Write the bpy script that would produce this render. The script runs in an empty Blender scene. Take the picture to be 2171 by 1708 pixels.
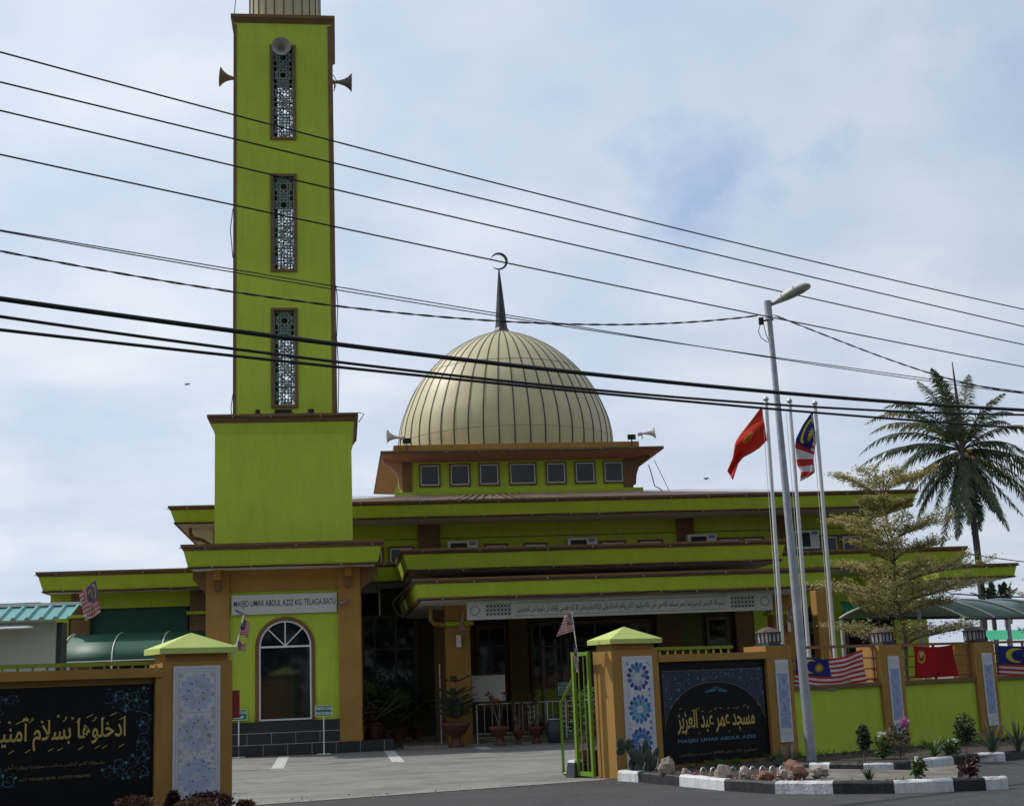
import bpy, math, random, unicodedata
from mathutils import Vector, Matrix, noise as mnoise
import numpy as np
random.seed(7)
S = bpy.context.scene
COL = S.collection
PI = math.pi
# ------------------------------------------------------------------ camera
FPX, PITCH, ROLL, EYE = 2900.0, .2, .0395, 1.6          # focal length in px of a 2171 px wide frame
def cam_axes():
    f = np.array([0, math.cos(PITCH), math.sin(PITCH)]); up = np.array([0, -math.sin(PITCH), math.cos(PITCH)]); rt = np.array([1., 0, 0])
    c, s = math.cos(ROLL), math.sin(ROLL)
    return c*rt - s*up, s*rt + c*up, f
RT, UP, FW = cam_axes()
cd = bpy.data.cameras.new('camera'); cam = bpy.data.objects.new('camera', cd); COL.objects.link(cam)
cd.sensor_width = 36; cd.lens = FPX/2171*36; cd.clip_end = 3000; cd.clip_start = .1
cam.matrix_world = Matrix(((RT[0], UP[0], -FW[0], 0), (RT[1], UP[1], -FW[1], 0), (RT[2], UP[2], -FW[2], EYE), (0, 0, 0, 1)))
S.camera = cam
# ------------------------------------------------------------------ light
SUN = Vector((-.62, .24, .745)).normalized()
S.view_settings.view_transform = 'Standard'; S.view_settings.look = 'None'; S.view_settings.exposure = 0
W = bpy.data.worlds.new('World'); S.world = W; W.use_nodes = True
def build_world():
    nt = W.node_tree; N = nt.nodes; L = nt.links
    bg = N['Background']; bg.inputs[1].default_value = .1
    sky = N.new('ShaderNodeTexSky'); sky.sky_type = 'NISHITA'; sky.sun_disc = False
    sky.sun_elevation = math.asin(SUN.z); sky.sun_rotation = math.atan2(SUN.x, SUN.y)
    sky.dust_density = 2.0; sky.air_density = 1.0
    tc = N.new('ShaderNodeTexCoord'); sep = N.new('ShaderNodeSeparateXYZ'); L.new(tc.outputs['Generated'], sep.inputs[0])
    def m(op, a, b=None, cl=False):
        n = N.new('ShaderNodeMath'); n.operation = op; n.use_clamp = cl
        for i, x in enumerate((a, b)):
            if x is None: continue
            if isinstance(x, (int, float)): n.inputs[i].default_value = x
            else: L.new(x, n.inputs[i])
        return n.outputs[0]
    zz = m('ADD', m('MAXIMUM', sep.outputs[2], 0), .22)
    cmb = N.new('ShaderNodeCombineXYZ'); L.new(m('DIVIDE', sep.outputs[0], zz), cmb.inputs[0]); L.new(m('DIVIDE', sep.outputs[1], zz), cmb.inputs[1])
    cmb.inputs[2].default_value = 3.1
    n1 = N.new('ShaderNodeTexNoise'); n1.inputs['Scale'].default_value = 1.7; n1.inputs['Detail'].default_value = 7; n1.inputs['Roughness'].default_value = .52
    n1.inputs['Distortion'].default_value = .25
    L.new(cmb.outputs[0], n1.inputs['Vector'])
    r = N.new('ShaderNodeValToRGB'); L.new(n1.outputs[0], r.inputs[0])
    r.color_ramp.elements[0].position = .36; r.color_ramp.elements[0].color = (.58, .58, .58, 1)
    r.color_ramp.elements[1].position = .62; r.color_ramp.elements[1].color = (1, 1, 1, 1)
    n2 = N.new('ShaderNodeTexNoise'); n2.inputs['Scale'].default_value = 3.2; n2.inputs['Detail'].default_value = 5
    L.new(cmb.outputs[0], n2.inputs['Vector'])
    r2 = N.new('ShaderNodeValToRGB'); L.new(n2.outputs[0], r2.inputs[0])
    r2.color_ramp.elements[0].position = .3; r2.color_ramp.elements[0].color = (4.6, 5.3, 6.4, 1)
    r2.color_ramp.elements[1].position = .7; r2.color_ramp.elements[1].color = (6.3, 6.7, 7.2, 1)
    # cloud over clear sky
    mx = N.new('ShaderNodeMix'); mx.data_type = 'RGBA'
    n5 = N.new('ShaderNodeTexNoise'); n5.inputs['Scale'].default_value = 7; n5.inputs['Detail'].default_value = 8; n5.inputs['Roughness'].default_value = .62; L.new(tc.outputs['Generated'], n5.inputs['Vector'])
    # clear gaps in the cloud sheet, upper right
    def gap(cx, cy, cz, rad, amp):
        df = N.new('ShaderNodeVectorMath'); df.operation = 'DISTANCE'; df.inputs[1].default_value = (cx, cy, cz)
        wb = N.new('ShaderNodeVectorMath'); wb.operation = 'MULTIPLY_ADD'; L.new(n5.outputs['Color'], wb.inputs[0]); wb.inputs[1].default_value = (.34, .06, .17); wb.inputs[2].default_value = (-.17, -.03, -.085)
        ad = N.new('ShaderNodeVectorMath'); ad.operation = 'ADD'; L.new(tc.outputs['Generated'], ad.inputs[0]); L.new(wb.outputs[0], ad.inputs[1]); L.new(ad.outputs[0], df.inputs[0])
        return m('MULTIPLY', m('SUBTRACT', 1.0, m('DIVIDE', df.outputs['Value'], rad), True), amp)
    cl = m('MULTIPLY', r.outputs[0], m('SUBTRACT', 1.0, gap(.148, .928, .342, .068, 1.15), True)); cl = m('MULTIPLY', cl, m('SUBTRACT', 1.0, gap(.05, .955, .29, .12, .45), True)); cl = m('MULTIPLY', cl, m('SUBTRACT', 1.0, gap(.33, .86, .385, .10, .6), True))
    L.new(cl, mx.inputs[0])
    sc = N.new('ShaderNodeMix'); sc.data_type = 'RGBA'; sc.inputs[0].default_value = .55
    L.new(sky.outputs[0], sc.inputs[6]); sc.inputs[7].default_value = (3.9, 5.1, 7.2, 1)
    L.new(sc.outputs[2], mx.inputs[6]); L.new(r2.outputs[0], mx.inputs[7])
    # the hazy sky is brighter on the sun's side of the sky than behind the viewer
    dt = m('ADD', m('ADD', m('MULTIPLY', sep.outputs[0], -.70), m('MULTIPLY', sep.outputs[1], .80)), m('MULTIPLY', sep.outputs[2], .55))
    br = m('ADD', .965, m('MULTIPLY', dt, .34)); vs = N.new('ShaderNodeVectorMath'); vs.operation = 'SCALE'
    L.new(mx.outputs[2], vs.inputs[0]); L.new(br, vs.inputs['Scale']); L.new(vs.outputs[0], bg.inputs[0])
build_world()
sl = bpy.data.lights.new('sun', 'SUN'); sl.energy = 3.0; sl.angle = math.radians(.8); sl.color = (1, .95, .86)
so = bpy.data.objects.new('sun', sl); COL.objects.link(so); so.rotation_euler = SUN.to_track_quat('Z', 'Y').to_euler(); so.location = (-30, 0, 40)

# ------------------------------------------------------------------ geometry of the place
def ray(x, y):
    return (x-1085.5)/FPX*RT - (y-854)/FPX*UP + FW
def G(x, y, z0=0.0):
    d = ray(x, y); t = (z0-EYE)/d[2]; return (d[0]*t, d[1]*t)
class Frame:                      # a vertical reference plane: u along it, v behind it, z up
    def __init__(s, ox, oy, psi):
        s.o = np.array([ox, oy]); s.psi = psi; s.e = np.array([math.cos(psi), math.sin(psi)]); s.n = np.array([-math.sin(psi), math.cos(psi)])
    def at(s, x, y, v=0.0):
        d = ray(x, y); o = s.o+v*s.n; t = np.dot(o, s.n)/np.dot(d[:2], s.n); p = d*t
        return float(np.dot(p[:2]-s.o, s.e)), float(p[2]+EYE)
    def g(s, x, y, z0=0.0):
        q = np.array(G(x, y, z0))-s.o; return float(q@s.e), float(q@s.n)
    def w(s, u, v, z=0.0):
        p = s.o+u*s.e+v*s.n; return Vector((p[0], p[1], z))
WF = Frame(0, 0, 0)
M = Frame(-7.235, 35.04, .13)           # mosque
B = Frame(*G(1310, 1650), .6)            # boundary wall
SH = Frame(-8.6, 24, .1)                 # shed

# ------------------------------------------------------------------ materials
MATS = {}
def pmat(name, col, rough=.8, var=.1, scale=2.0, bump=.15, bscale=40, metal=0, spec=.4, dirt=0.0, dcol=(.12, .1, .07), trans=0, coat=0):
    if name in MATS: return MATS[name]
    m = bpy.data.materials.new(name); m.use_nodes = True; nt = m.node_tree; N = nt.nodes; L = nt.links
    p = N['Principled BSDF']; tc = N.new('ShaderNodeTexCoord')
    p.inputs['Roughness'].default_value = rough; p.inputs['Metallic'].default_value = metal; p.inputs['Specular IOR Level'].default_value = spec
    if trans: p.inputs['Transmission Weight'].default_value = trans
    if coat: p.inputs['Coat Weight'].default_value = coat; p.inputs['Coat Roughness'].default_value = .25
    n = N.new('ShaderNodeTexNoise'); n.inputs['Scale'].default_value = scale; n.inputs['Detail'].default_value = 6; n.inputs['Roughness'].default_value = .62
    L.new(tc.outputs['Object'], n.inputs['Vector'])
    r = N.new('ShaderNodeValToRGB'); L.new(n.outputs[0], r.inputs[0])
    r.color_ramp.elements[0].position = .3; r.color_ramp.elements[0].color = (*[c*(1-var) for c in col], 1)
    r.color_ramp.elements[1].position = .7; r.color_ramp.elements[1].color = (*[min(1, c*(1+var)) for c in col], 1)
    out = r.outputs[0]
    if dirt:
        mp = N.new('ShaderNodeMapping'); mp.inputs['Scale'].default_value = (2.2, 2.2, .35); L.new(tc.outputs['Object'], mp.inputs[0])
        n3 = N.new('ShaderNodeTexNoise'); n3.inputs['Scale'].default_value = 3.1; n3.inputs['Distortion'].default_value = .3; n3.inputs['Detail'].default_value = 8; n3.inputs['Roughness'].default_value = .7; L.new(mp.outputs[0], n3.inputs['Vector'])
        r3 = N.new('ShaderNodeValToRGB'); L.new(n3.outputs[0], r3.inputs[0]); r3.color_ramp.elements[0].position = .47; r3.color_ramp.elements[1].position = .74
        mu = N.new('ShaderNodeMath'); mu.operation = 'MULTIPLY'; mu.inputs[1].default_value = dirt; L.new(r3.outputs[0], mu.inputs[0])
        mx = N.new('ShaderNodeMix'); mx.data_type = 'RGBA'; L.new(mu.outputs[0], mx.inputs[0]); L.new(out, mx.inputs[6]); mx.inputs[7].default_value = (*dcol, 1); out = mx.outputs[2]
    L.new(out, p.inputs['Base Color'])
    if bump:
        n2 = N.new('ShaderNodeTexNoise'); n2.inputs['Scale'].default_value = bscale; n2.inputs['Detail'].default_value = 4; L.new(tc.outputs['Object'], n2.inputs['Vector'])
        b = N.new('ShaderNodeBump'); b.inputs['Strength'].default_value = bump; b.inputs['Distance'].default_value = .02
        L.new(n2.outputs[0], b.inputs['Height']); L.new(b.outputs[0], p.inputs['Normal'])
    MATS[name] = m; return m
LIME = pmat('lime_paint', (.37, .475, .030), .75, .09, 1.1, .15, 30, dirt=.30, dcol=(.18, .22, .03))
LIME2 = pmat('lime_wall_paint', (.44, .56, .050), .8, .09, .55, .3, 45, dirt=.26, dcol=(.2, .24, .05))
CAPC = pmat('pale_lime_paint', (.48, .58, .16), .7, .06, 2, .1, 30, dirt=.15, dcol=(.3, .38, .1))
TAN = pmat('tan_paint', (.35, .195, .047), .8, .12, 1.5, .2, 40, dirt=.25, dcol=(.2, .11, .04))
BROWN = pmat('brown_trim_paint', (.175, .10, .042), .8, .15, 3, .25, 30, dirt=.45, dcol=(.1, .07, .04))
PINK = pmat('pink_soffit', (.50, .25, .18), .8, .07, 2, .1, 20, dirt=.15, dcol=(.3, .17, .13))
SOFF = pmat('grey_soffit', (.60, .59, .50), .85, .1, 2, .1, 20, dirt=.3, dcol=(.2, .19, .16))
WHITE = pmat('white_paint', (.72, .73, .73), .5, .05, 3, .05, 20)
OFFW = pmat('grey_white_board', (.55, .57, .56), .55, .05, 2, .05, 20, dirt=.1, dcol=(.35, .35, .33))
GLASS = pmat('dark_glass', (.010, .012, .014), .04, .2, 1, 0, spec=.5)
GLASSW = pmat('tinted_window_glass', (.024, .03, .04), .10, .6, 1.1, 0, spec=.5)
INNER = pmat('shade_dark_interior', (.03, .03, .028), .9, .2, 1, 0)
TILE_D = pmat('dark_plinth_tile', (.024, .024, .028), .45, .12, 2, .05, 10)
ALU = pmat('aluminium', (.5, .51, .53), .35, .05, 3, .05, 20, metal=.8)
GALV = pmat('galvanised_steel', (.36, .39, .43), .5, .18, 6, .1, 25, metal=.35, dirt=.4, dcol=(.22, .24, .27))
PALU = pmat('flagpole_metal', (.62, .63, .64), .35, .05, 3, .02, 20, metal=.45)
BULB = pmat('bulb_glass', (.42, .40, .34), .3, .2, 9, 0)
BLACK = pmat('black_rubber', (.012, .012, .013), .6, .1, 3, .1, 30)
DARKM = pmat('dark_metal', (.05, .055, .065), .5, .12, 3, .1, 20, metal=.4)
DOME = pmat('dome_panel', (.50, .45, .27), .5, .09, .9, .05, 3, metal=.0, spec=.45, dirt=.22, dcol=(.38, .34, .23))
RIBM = pmat('dome_rib', (.05, .045, .035), .6, .1, 3, 0)
HORN = pmat('horn_grey', (.30, .28, .25), .6, .12, 4, .05, 20)
HORNG = pmat('horn_olive', (.26, .26, .17), .6, .15, 4, .05, 20)
HORNW = pmat('horn_white', (.55, .54, .54), .6, .08, 4, .05, 20)
LATT = pmat('lattice_teal', (.21, .28, .27), .6, .1, 3, .1, 20)
ROOFM = pmat('roof_sheet', (.14, .09, .07), .6, .15, 3, .1, 20)
TEAL = pmat('teal_roof_sheet', (.13, .34, .33), .5, .14, 2, .05, 10, dirt=.35, dcol=(.25, .32, .3))
AWN = pmat('green_polycarbonate', (.01, .085, .055), .55, .12, 2, .03, 8, spec=.5)
AWNG = pmat('grey_green_polycarbonate', (.11, .19, .16), .25, .12, 1.5, .03, 8, spec=.5)
GRN = pmat('bright_green_sheet', (.015, .33, .17), .5, .1, 2, .05, 10)
SCREEN = pmat('dark_green_blind', (.018, .075, .06), .8, .12, 3, .2, 60)
GATEC = pmat('gate_green_paint', (.15, .265, .022), .5, .08, 4, .08, 20)
RAILC = pmat('wall_rail_green', (.16, .24, .02), .6, .1, 4, .08, 20)
SIGNG = pmat('sign_green', (.01, .16, .11), .4, .06, 3, 0)
GOLD = pmat('gold_lettering', (.50, .38, .10), .5, .1, 5, 0)
GOLD2 = pmat('dull_gold_lettering', (.20, .15, .07), .5, .1, 5, 0)
BLUEL = pmat('blue_lettering', (.10, .26, .38), .5, .1, 5, 0)
BRD = pmat('black_granite_board', (.005, .005, .006), .5, .3, 6, 0, spec=.2)
ARA1 = pmat('arabesque_blue', (.035, .09, .17), .5, .1, 5, 0)
ARA2 = pmat('arabesque_teal', (.05, .18, .20), .5, .1, 5, 0)
ARA3 = pmat('arabesque_indigo', (.025, .04, .12), .5, .1, 5, 0)
ARABG = pmat('arabesque_navy_ground', (.008, .018, .045), .35, .2, 5, 0)
SHW = pmat('shed_wall_sheet', (.42, .46, .40), .7, .06, 1.3, .1, 20, dirt=.35, dcol=(.33, .34, .26))
MARB = pmat('marble_white', (.58, .59, .62), .35, .07, 5, .05, 20)
TBL = pmat('tile_blue', (.05, .17, .40), .4, .25, 8, 0)
TNV = pmat('tile_navy', (.03, .06, .26), .4, .2, 8, 0)
TTL = pmat('tile_teal', (.12, .36, .45), .4, .2, 8, 0)
TGR = pmat('tile_grey', (.41, .43, .48), .4, .12, 8, 0)
TPB = pmat('tile_pale_blue', (.40, .47, .62), .4, .12, 8, 0)
TDT = pmat('tile_drab', (.22, .24, .22), .4, .2, 8, 0)
TLB = pmat('strip_tile_blue_ground', (.24, .33, .52), .4, .12, 20, 0)
INK = pmat('ink_black', (.02, .025, .03), .6, .1, 5, 0)
KB = pmat('kerb_black_paint', (.018, .018, .02), .6, .35, 5, .4, 30, dirt=.25, dcol=(.09, .085, .08))
KW = pmat('kerb_white_paint', (.62, .63, .65), .7, .10, 6, .4, 30, dirt=.55, dcol=(.16, .15, .14))
TERRA = pmat('terracotta', (.10, .033, .022), .7, .15, 4, .2, 20, dirt=.3, dcol=(.2, .12, .09))
PEB = pmat('white_pebbles', (.6, .58, .55), .7, .2, 20, .3, 60)
SOIL = pmat('garden_soil', (.045, .035, .028), .95, .3, 8, .8, 30)
ROCKA = pmat('rock_pale', (.34, .28, .24), .9, .3, 6, .7, 25, dirt=.4, dcol=(.15, .1, .08))
ROCKB = pmat('rock_red', (.24, .12, .085), .9, .3, 6, .7, 25, dirt=.4, dcol=(.1, .06, .05))
REDP = pmat('red_metal_paint', (.22, .015, .015), .5, .1, 3, .05, 20)
BARK = pmat('bark_grey', (.13, .105, .08), .95, .25, 8, .8, 30)
PBARK = pmat('palm_bark', (.085, .08, .075), .95, .25, 5, .8, 12)

LFB = None
def leafmat(name, c1, c2, tr=.25, rough=.5):
    m = bpy.data.materials.new(name); m.use_nodes = True; nt = m.node_tree; N = nt.nodes; L = nt.links; p = N['Principled BSDF']
    tc = N.new('ShaderNodeTexCoord'); n = N.new('ShaderNodeTexNoise'); n.inputs['Scale'].default_value = 3.5; n.inputs['Detail'].default_value = 4
    L.new(tc.outputs['Object'], n.inputs['Vector']); r = N.new('ShaderNodeValToRGB'); L.new(n.outputs[0], r.inputs[0])
    r.color_ramp.elements[0].position = .38; r.color_ramp.elements[0].color = (*c1, 1); r.color_ramp.elements[1].position = .62; r.color_ramp.elements[1].color = (*c2, 1)
    L.new(r.outputs[0], p.inputs['Base Color']); p.inputs['Roughness'].default_value = rough
    t = N.new('ShaderNodeBsdfTranslucent'); L.new(r.outputs[0], t.inputs[0]); mx = N.new('ShaderNodeMixShader'); mx.inputs[0].default_value = tr
    L.new(p.outputs[0], mx.inputs[1]); L.new(t.outputs[0], mx.inputs[2]); L.new(mx.outputs[0], N['Material Output'].inputs[0])
    MATS[name] = m; return m
LF_CREAM = leafmat('variegated_leaf', (.27, .26, .07), (.56, .52, .24), .4)
LF_CREAM2 = leafmat('variegated_leaf_brown', (.17, .14, .03), (.38, .30, .08), .3)
LF_PALM = leafmat('palm_leaf', (.03, .055, .024), (.10, .135, .055), .25, .42)
LF_PALMY = leafmat('palm_leaf_yellow', (.12, .13, .03), (.22, .2, .06), .2)
LF_DARK = leafmat('dark_leaf', (.012, .028, .012), (.035, .065, .025), .15)
LF_MID = leafmat('mid_green_leaf', (.035, .085, .018), (.09, .16, .04), .25)
LF_GREY = leafmat('grey_green_leaf', (.05, .075, .05), (.10, .13, .09), .15)
LF_RED = leafmat('dark_red_leaf', (.045, .012, .016), (.10, .03, .03), .2)
LF_TANL = leafmat('coppery_leaf', (.12, .06, .03), (.28, .17, .09), .2)
FL_PINK = leafmat('pink_petal', (.40, .08, .30), (.55, .2, .45), .3)
FL_WHITE = leafmat('white_petal', (.7, .7, .66), (.8, .8, .78), .3)
FL_RED = leafmat('red_petal', (.5, .02, .05), (.7, .05, .1), .3)

def flagmat(name, kind, fade=0.0):
    m = bpy.data.materials.new(name); m.use_nodes = True; nt = m.node_tree; N = nt.nodes; L = nt.links; P = N['Principled BSDF']
    P.inputs['Roughness'].default_value = .8; P.inputs['Specular IOR Level'].default_value = .2
    uv = N.new('ShaderNodeUVMap'); uv.uv_map = 'UVMap'; sp = N.new('ShaderNodeSeparateXYZ'); L.new(uv.outputs[0], sp.inputs[0]); X, Y = sp.outputs[0], sp.outputs[1]
    def mt(op, a, b=0, c=None):
        n = N.new('ShaderNodeMath'); n.operation = op
        for i, x in enumerate((a, b) if c is None else (a, b, c)):
            if isinstance(x, (int, float)): n.inputs[i].default_value = x
            else: L.new(x, n.inputs[i])
        return n.outputs[0]
    def mix(f, a, b):
        n = N.new('ShaderNodeMix'); n.data_type = 'RGBA'; L.new(f, n.inputs[0])
        for i, x in ((6, a), (7, b)):
            if isinstance(x, tuple): n.inputs[i].default_value = (*x, 1)
            else: L.new(x, n.inputs[i])
        return n.outputs[2]
    def col(c):
        g = (.55, .42, .40); return tuple(a*(1-fade)+b*fade for a, b in zip(c, g))
    def dist(cx, cy, ax=1., ay=1.):
        dx = mt('MULTIPLY', mt('SUBTRACT', X, cx), ax); dy = mt('MULTIPLY', mt('SUBTRACT', Y, cy), ay)
        return mt('SQRT', mt('ADD', mt('MULTIPLY', dx, dx), mt('MULTIPLY', dy, dy))), dx, dy
    if kind == 'my':
        st = mt('GREATER_THAN', mt('FRACT', mt('MULTIPLY', Y, 7.0)), .5)
        c = mix(st, col((.60, .60, .62)), col((.50, .035, .03)))
        can = mt('MULTIPLY', mt('LESS_THAN', X, .5), mt('GREATER_THAN', Y, .4286))
        c = mix(can, c, col((.03, .035, .22)))
        d1, _, _ = dist(.19, .714, 2, 1); d2, _, _ = dist(.23, .714, 2, 1)
        cr = mt('MULTIPLY', mt('LESS_THAN', d1, .225), mt('GREATER_THAN', d2, .185))
        d3, dx, dy = dist(.345, .714, 2, 1)
        an = mt('ARCTAN2', dy, dx); tri = mt('ABSOLUTE', mt('SUBTRACT', mt('FRACT', mt('MULTIPLY', an, 14/(2*PI))), .5))
        sr = mt('MULTIPLY_ADD', tri, .26, .05); star = mt('LESS_THAN', d3, sr)
        c = mix(mt('MAXIMUM', cr, star), c, col((.62, .55, .03)))
    else:
        c0 = (.42, .015, .02) if kind == 'kd' else (.62, .05, .03)
        nz = N.new('ShaderNodeTexNoise'); nz.inputs['Scale'].default_value = 4; L.new(uv.outputs[0], nz.inputs['Vector'])
        c = mix(nz.outputs[0], tuple(a*.85 for a in c0), tuple(a*1.15 for a in c0))
        d, dx, dy = dist(.20, .68, 2.0, 1.05) if kind == 'kd' else dist(.33, .62, 2.6, 2.2)
        an = mt('ARCTAN2', dy, dx); wob = mt('MULTIPLY', mt('SINE', mt('MULTIPLY', an, 22)), .022)
        dd = mt('ADD', d, wob)
        ring = mt('MULTIPLY', mt('LESS_THAN', dd, .225), mt('GREATER_THAN', d, .155))
        gap = mt('LESS_THAN', mt('ABSOLUTE', dx), .05); gap = mt('MULTIPLY', gap, mt('GREATER_THAN', dy, 0))
        c = mix(mt('MULTIPLY', ring, mt('SUBTRACT', 1, gap)), c, (.60, .36, .04))
        sh = mt('MULTIPLY', mt('LESS_THAN', mt('ADD', mt('ABSOLUTE', dx), mt('MULTIPLY', dy, -.45)), .075), mt('MULTIPLY', mt('LESS_THAN', dy, .15), mt('GREATER_THAN', dy, -.03)))
        c = mix(sh, c, (.62, .5, .34) if kind == 'kd' else (.60, .22, .03))
        gr = mt('MULTIPLY', mt('LESS_THAN', d, .13), mt('LESS_THAN', dy, -.04)); c = mix(gr, c, (.05, .14, .03))
    L.new(c, P.inputs['Base Color'])
    t = N.new('ShaderNodeBsdfTranslucent'); L.new(c, t.inputs[0]); mx = N.new('ShaderNodeMixShader'); mx.inputs[0].default_value = .3
    L.new(P.outputs[0], mx.inputs[1]); L.new(t.outputs[0], mx.inputs[2]); L.new(mx.outputs[0], N['Material Output'].inputs[0])
    return m
F_MY = flagmat('striped_flag_cloth', 'my'); F_MYF = flagmat('faded_striped_flag_cloth', 'my', .28); F_KD = flagmat('red_state_flag_cloth', 'kd'); F_KDL = flagmat('bright_red_flag_cloth', 'kl')

# ------------------------------------------------------------------ mesh helpers
class MB:
    def __init__(s): s.v = []; s.f = []; s.m = []; s.uv = []; s.cm = 0; s.sm = []; s.smooth = False
    def face(s, pts, uv=None):
        b = len(s.v); s.v += [tuple(p) for p in pts]; s.f.append(tuple(range(b, b+len(pts)))); s.m.append(s.cm); s.uv.append(uv); s.sm.append(s.smooth); return s
    def grid(s, rows, closed=False, uvs=None):
        b = len(s.v); n = len(rows[0])
        for r in rows: s.v += [tuple(p) for p in r]
        for i in range(len(rows)-1):
            for j in range(n if closed else n-1):
                k = (j+1) % n
                s.f.append((b+i*n+j, b+i*n+k, b+(i+1)*n+k, b+(i+1)*n+j)); s.m.append(s.cm); s.sm.append(s.smooth)
                s.uv.append([uvs[i][j], uvs[i][k], uvs[i+1][k], uvs[i+1][j]] if uvs else None)
        return s
    def box(s, x0, x1, y0, y1, z0, z1, bv=0):
        if x1 < x0: x0, x1 = x1, x0
        b = len(s.v)
        s.v += [(x, y, z) for z in (z0, z1) for y in (y0, y1) for x in (x0, x1)]
        for q in ((0, 2, 3, 1), (4, 5, 7, 6), (0, 1, 5, 4), (1, 3, 7, 5), (3, 2, 6, 7), (2, 0, 4, 6)):
            s.f.append(tuple(b+i for i in q)); s.m.append(s.cm); s.uv.append(None); s.sm.append(False)
        return s
    def frustum(s, a, b, z0, z1):          # a, b = (x0,x1,y0,y1) at z0 and z1
        k = len(s.v)
        for (x0, x1, y0, y1), z in ((a, z0), (b, z1)): s.v += [(x0, y0, z), (x1, y0, z), (x1, y1, z), (x0, y1, z)]
        for q in ((3, 2, 1, 0), (4, 5, 6, 7), (0, 1, 5, 4), (1, 2, 6, 5), (2, 3, 7, 6), (3, 0, 4, 7)):
            s.f.append(tuple(k+i for i in q)); s.m.append(s.cm); s.uv.append(None); s.sm.append(False)
        return s
    def ext(s, poly, y0, y1):               # polygon in (x, z), extruded along y
        n = len(poly); k = len(s.v)
        s.v += [(x, y0, z) for x, z in poly]+[(x, y1, z) for x, z in poly]
        add = [tuple(k+i for i in range(n)), tuple(k+n+i for i in reversed(range(n)))]+[(k+i, k+n+i, k+n+(i+1) % n, k+(i+1) % n) for i in range(n)]
        for q in add: s.f.append(q); s.m.append(s.cm); s.uv.append(None); s.sm.append(False)
        return s
    def flat(s, poly, y):                   # thin flat marking facing -y
        return s.face([(x, y, z) for x, z in poly])
    def tube(s, pts, r, n=8, cap=True):
        P = [Vector(p) for p in pts]; R = r if isinstance(r, (list, tuple)) else [r]*len(P); rows = []
        up = Vector((0, 0, 1)); side = None
        for i, p in enumerate(P):
            d = (P[min(i+1, len(P)-1)]-P[max(i-1, 0)]).normalized()
            if side is None:
                side = d.cross(up if abs(d.z) < .9 else Vector((1, 0, 0))).normalized()
            else:
                side = (side-d*side.dot(d)).normalized()
            o = d.cross(side)
            rows.append([p+(side*math.cos(2*PI*k/n)+o*math.sin(2*PI*k/n))*R[i] for k in range(n)])
        sm = s.smooth; s.smooth = n > 4; s.grid(rows, True); s.smooth = sm
        if cap: s.face(list(reversed(rows[0]))); s.face(rows[-1])
        return s
    def lathe(s, prof, c=(0, 0, 0), n=16, cap=True, sm=True, rot=None):
        rows = []
        for r, z in prof:
            rw = [Vector((r*math.cos(2*PI*(k+.5)/n), r*math.sin(2*PI*(k+.5)/n), z)) for k in range(n)]
            if rot is not None: rw = [rot @ p for p in rw]
            rows.append([p+Vector(c) for p in rw])
        o = s.smooth; s.smooth = sm; s.grid(rows, True); s.smooth = False
        if cap: s.face(list(reversed(rows[0]))); s.face(rows[-1])
        s.smooth = o; return s
    def build(s, name, mats, parent=None, fr=None, loc=(0, 0, 0)):
        me = bpy.data.meshes.new(name)
        if parent is not None: off = OFF[parent.name]
        else: off = loc
        V = [(a-off[0], b-off[1], c-off[2]) for a, b, c in s.v]
        me.from_pydata(V, [], s.f)
        if not isinstance(mats, (list, tuple)): mats = [mats]
        for m_ in mats: me.materials.append(m_)
        me.polygons.foreach_set('material_index', s.m); me.polygons.foreach_set('use_smooth', s.sm)
        if any(u is not None for u in s.uv):
            ul = me.uv_layers.new(name='UVMap'); k = 0
            for pi, u in enumerate(s.uv):
                for j in range(len(s.f[pi])):
                    if u: ul.data[k].uv = u[j]
                    k += 1
        me.validate(); me.update()
        o = bpy.data.objects.new(name, me); COL.objects.link(o)
        if parent is not None: o.parent = parent; OFF[o.name] = off
        else:
            fr = fr or WF; o.location = fr.w(loc[0], loc[1], loc[2]); o.rotation_euler.z = fr.psi; OFF[o.name] = loc
        return o
OFF = {}
def thing(name, label, cat, fr, loc, group=None):
    o = bpy.data.objects.new(name, None); COL.objects.link(o); o.empty_display_size = .2
    o.location = fr.w(*loc); o.rotation_euler.z = fr.psi; OFF[o.name] = loc
    return tag(o, label, cat, group)
def tag(o, label, cat, group=None):
    o['label'] = label; o['category'] = cat
    if group: o['group'] = group
    return o
def struct(o, label=None):
    o['kind'] = 'structure'
    if label: o['label'] = label
    return o
def copy_tree(o, loc, rz, label, group, scale=1):
    r = o.copy(); COL.objects.link(r); r.location = loc; r.rotation_euler = (0, 0, rz); r.scale = (scale,)*3; r['label'] = label; r['group'] = group
    for ch in o.children:
        c = ch.copy(); COL.objects.link(c); c.parent = r
        for g in ch.children:
            d = g.copy(); COL.objects.link(d); d.parent = c
    return r
def offset(poly, d):                         # positive d moves a counter-clockwise polygon outwards
    n = len(poly); out = []
    for i in range(n):
        a, b, c = Vector(poly[i-1]), Vector(poly[i]), Vector(poly[(i+1) % n])
        e1 = (b-a).normalized(); e2 = (c-b).normalized(); n1 = Vector((e1.y, -e1.x)); n2 = Vector((e2.y, -e2.x))
        k = (n1+n2)/(1+n1.dot(n2)); out.append((b.x+k.x*d, b.y+k.y*d))
    return out
def band(mb, p0, z0, p1, z1):
    n = len(p0)
    for i in range(n):
        j = (i+1) % n; mb.face([(*p0[i], z0), (*p0[j], z0), (*p1[j], z1), (*p1[i], z1)])
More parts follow.
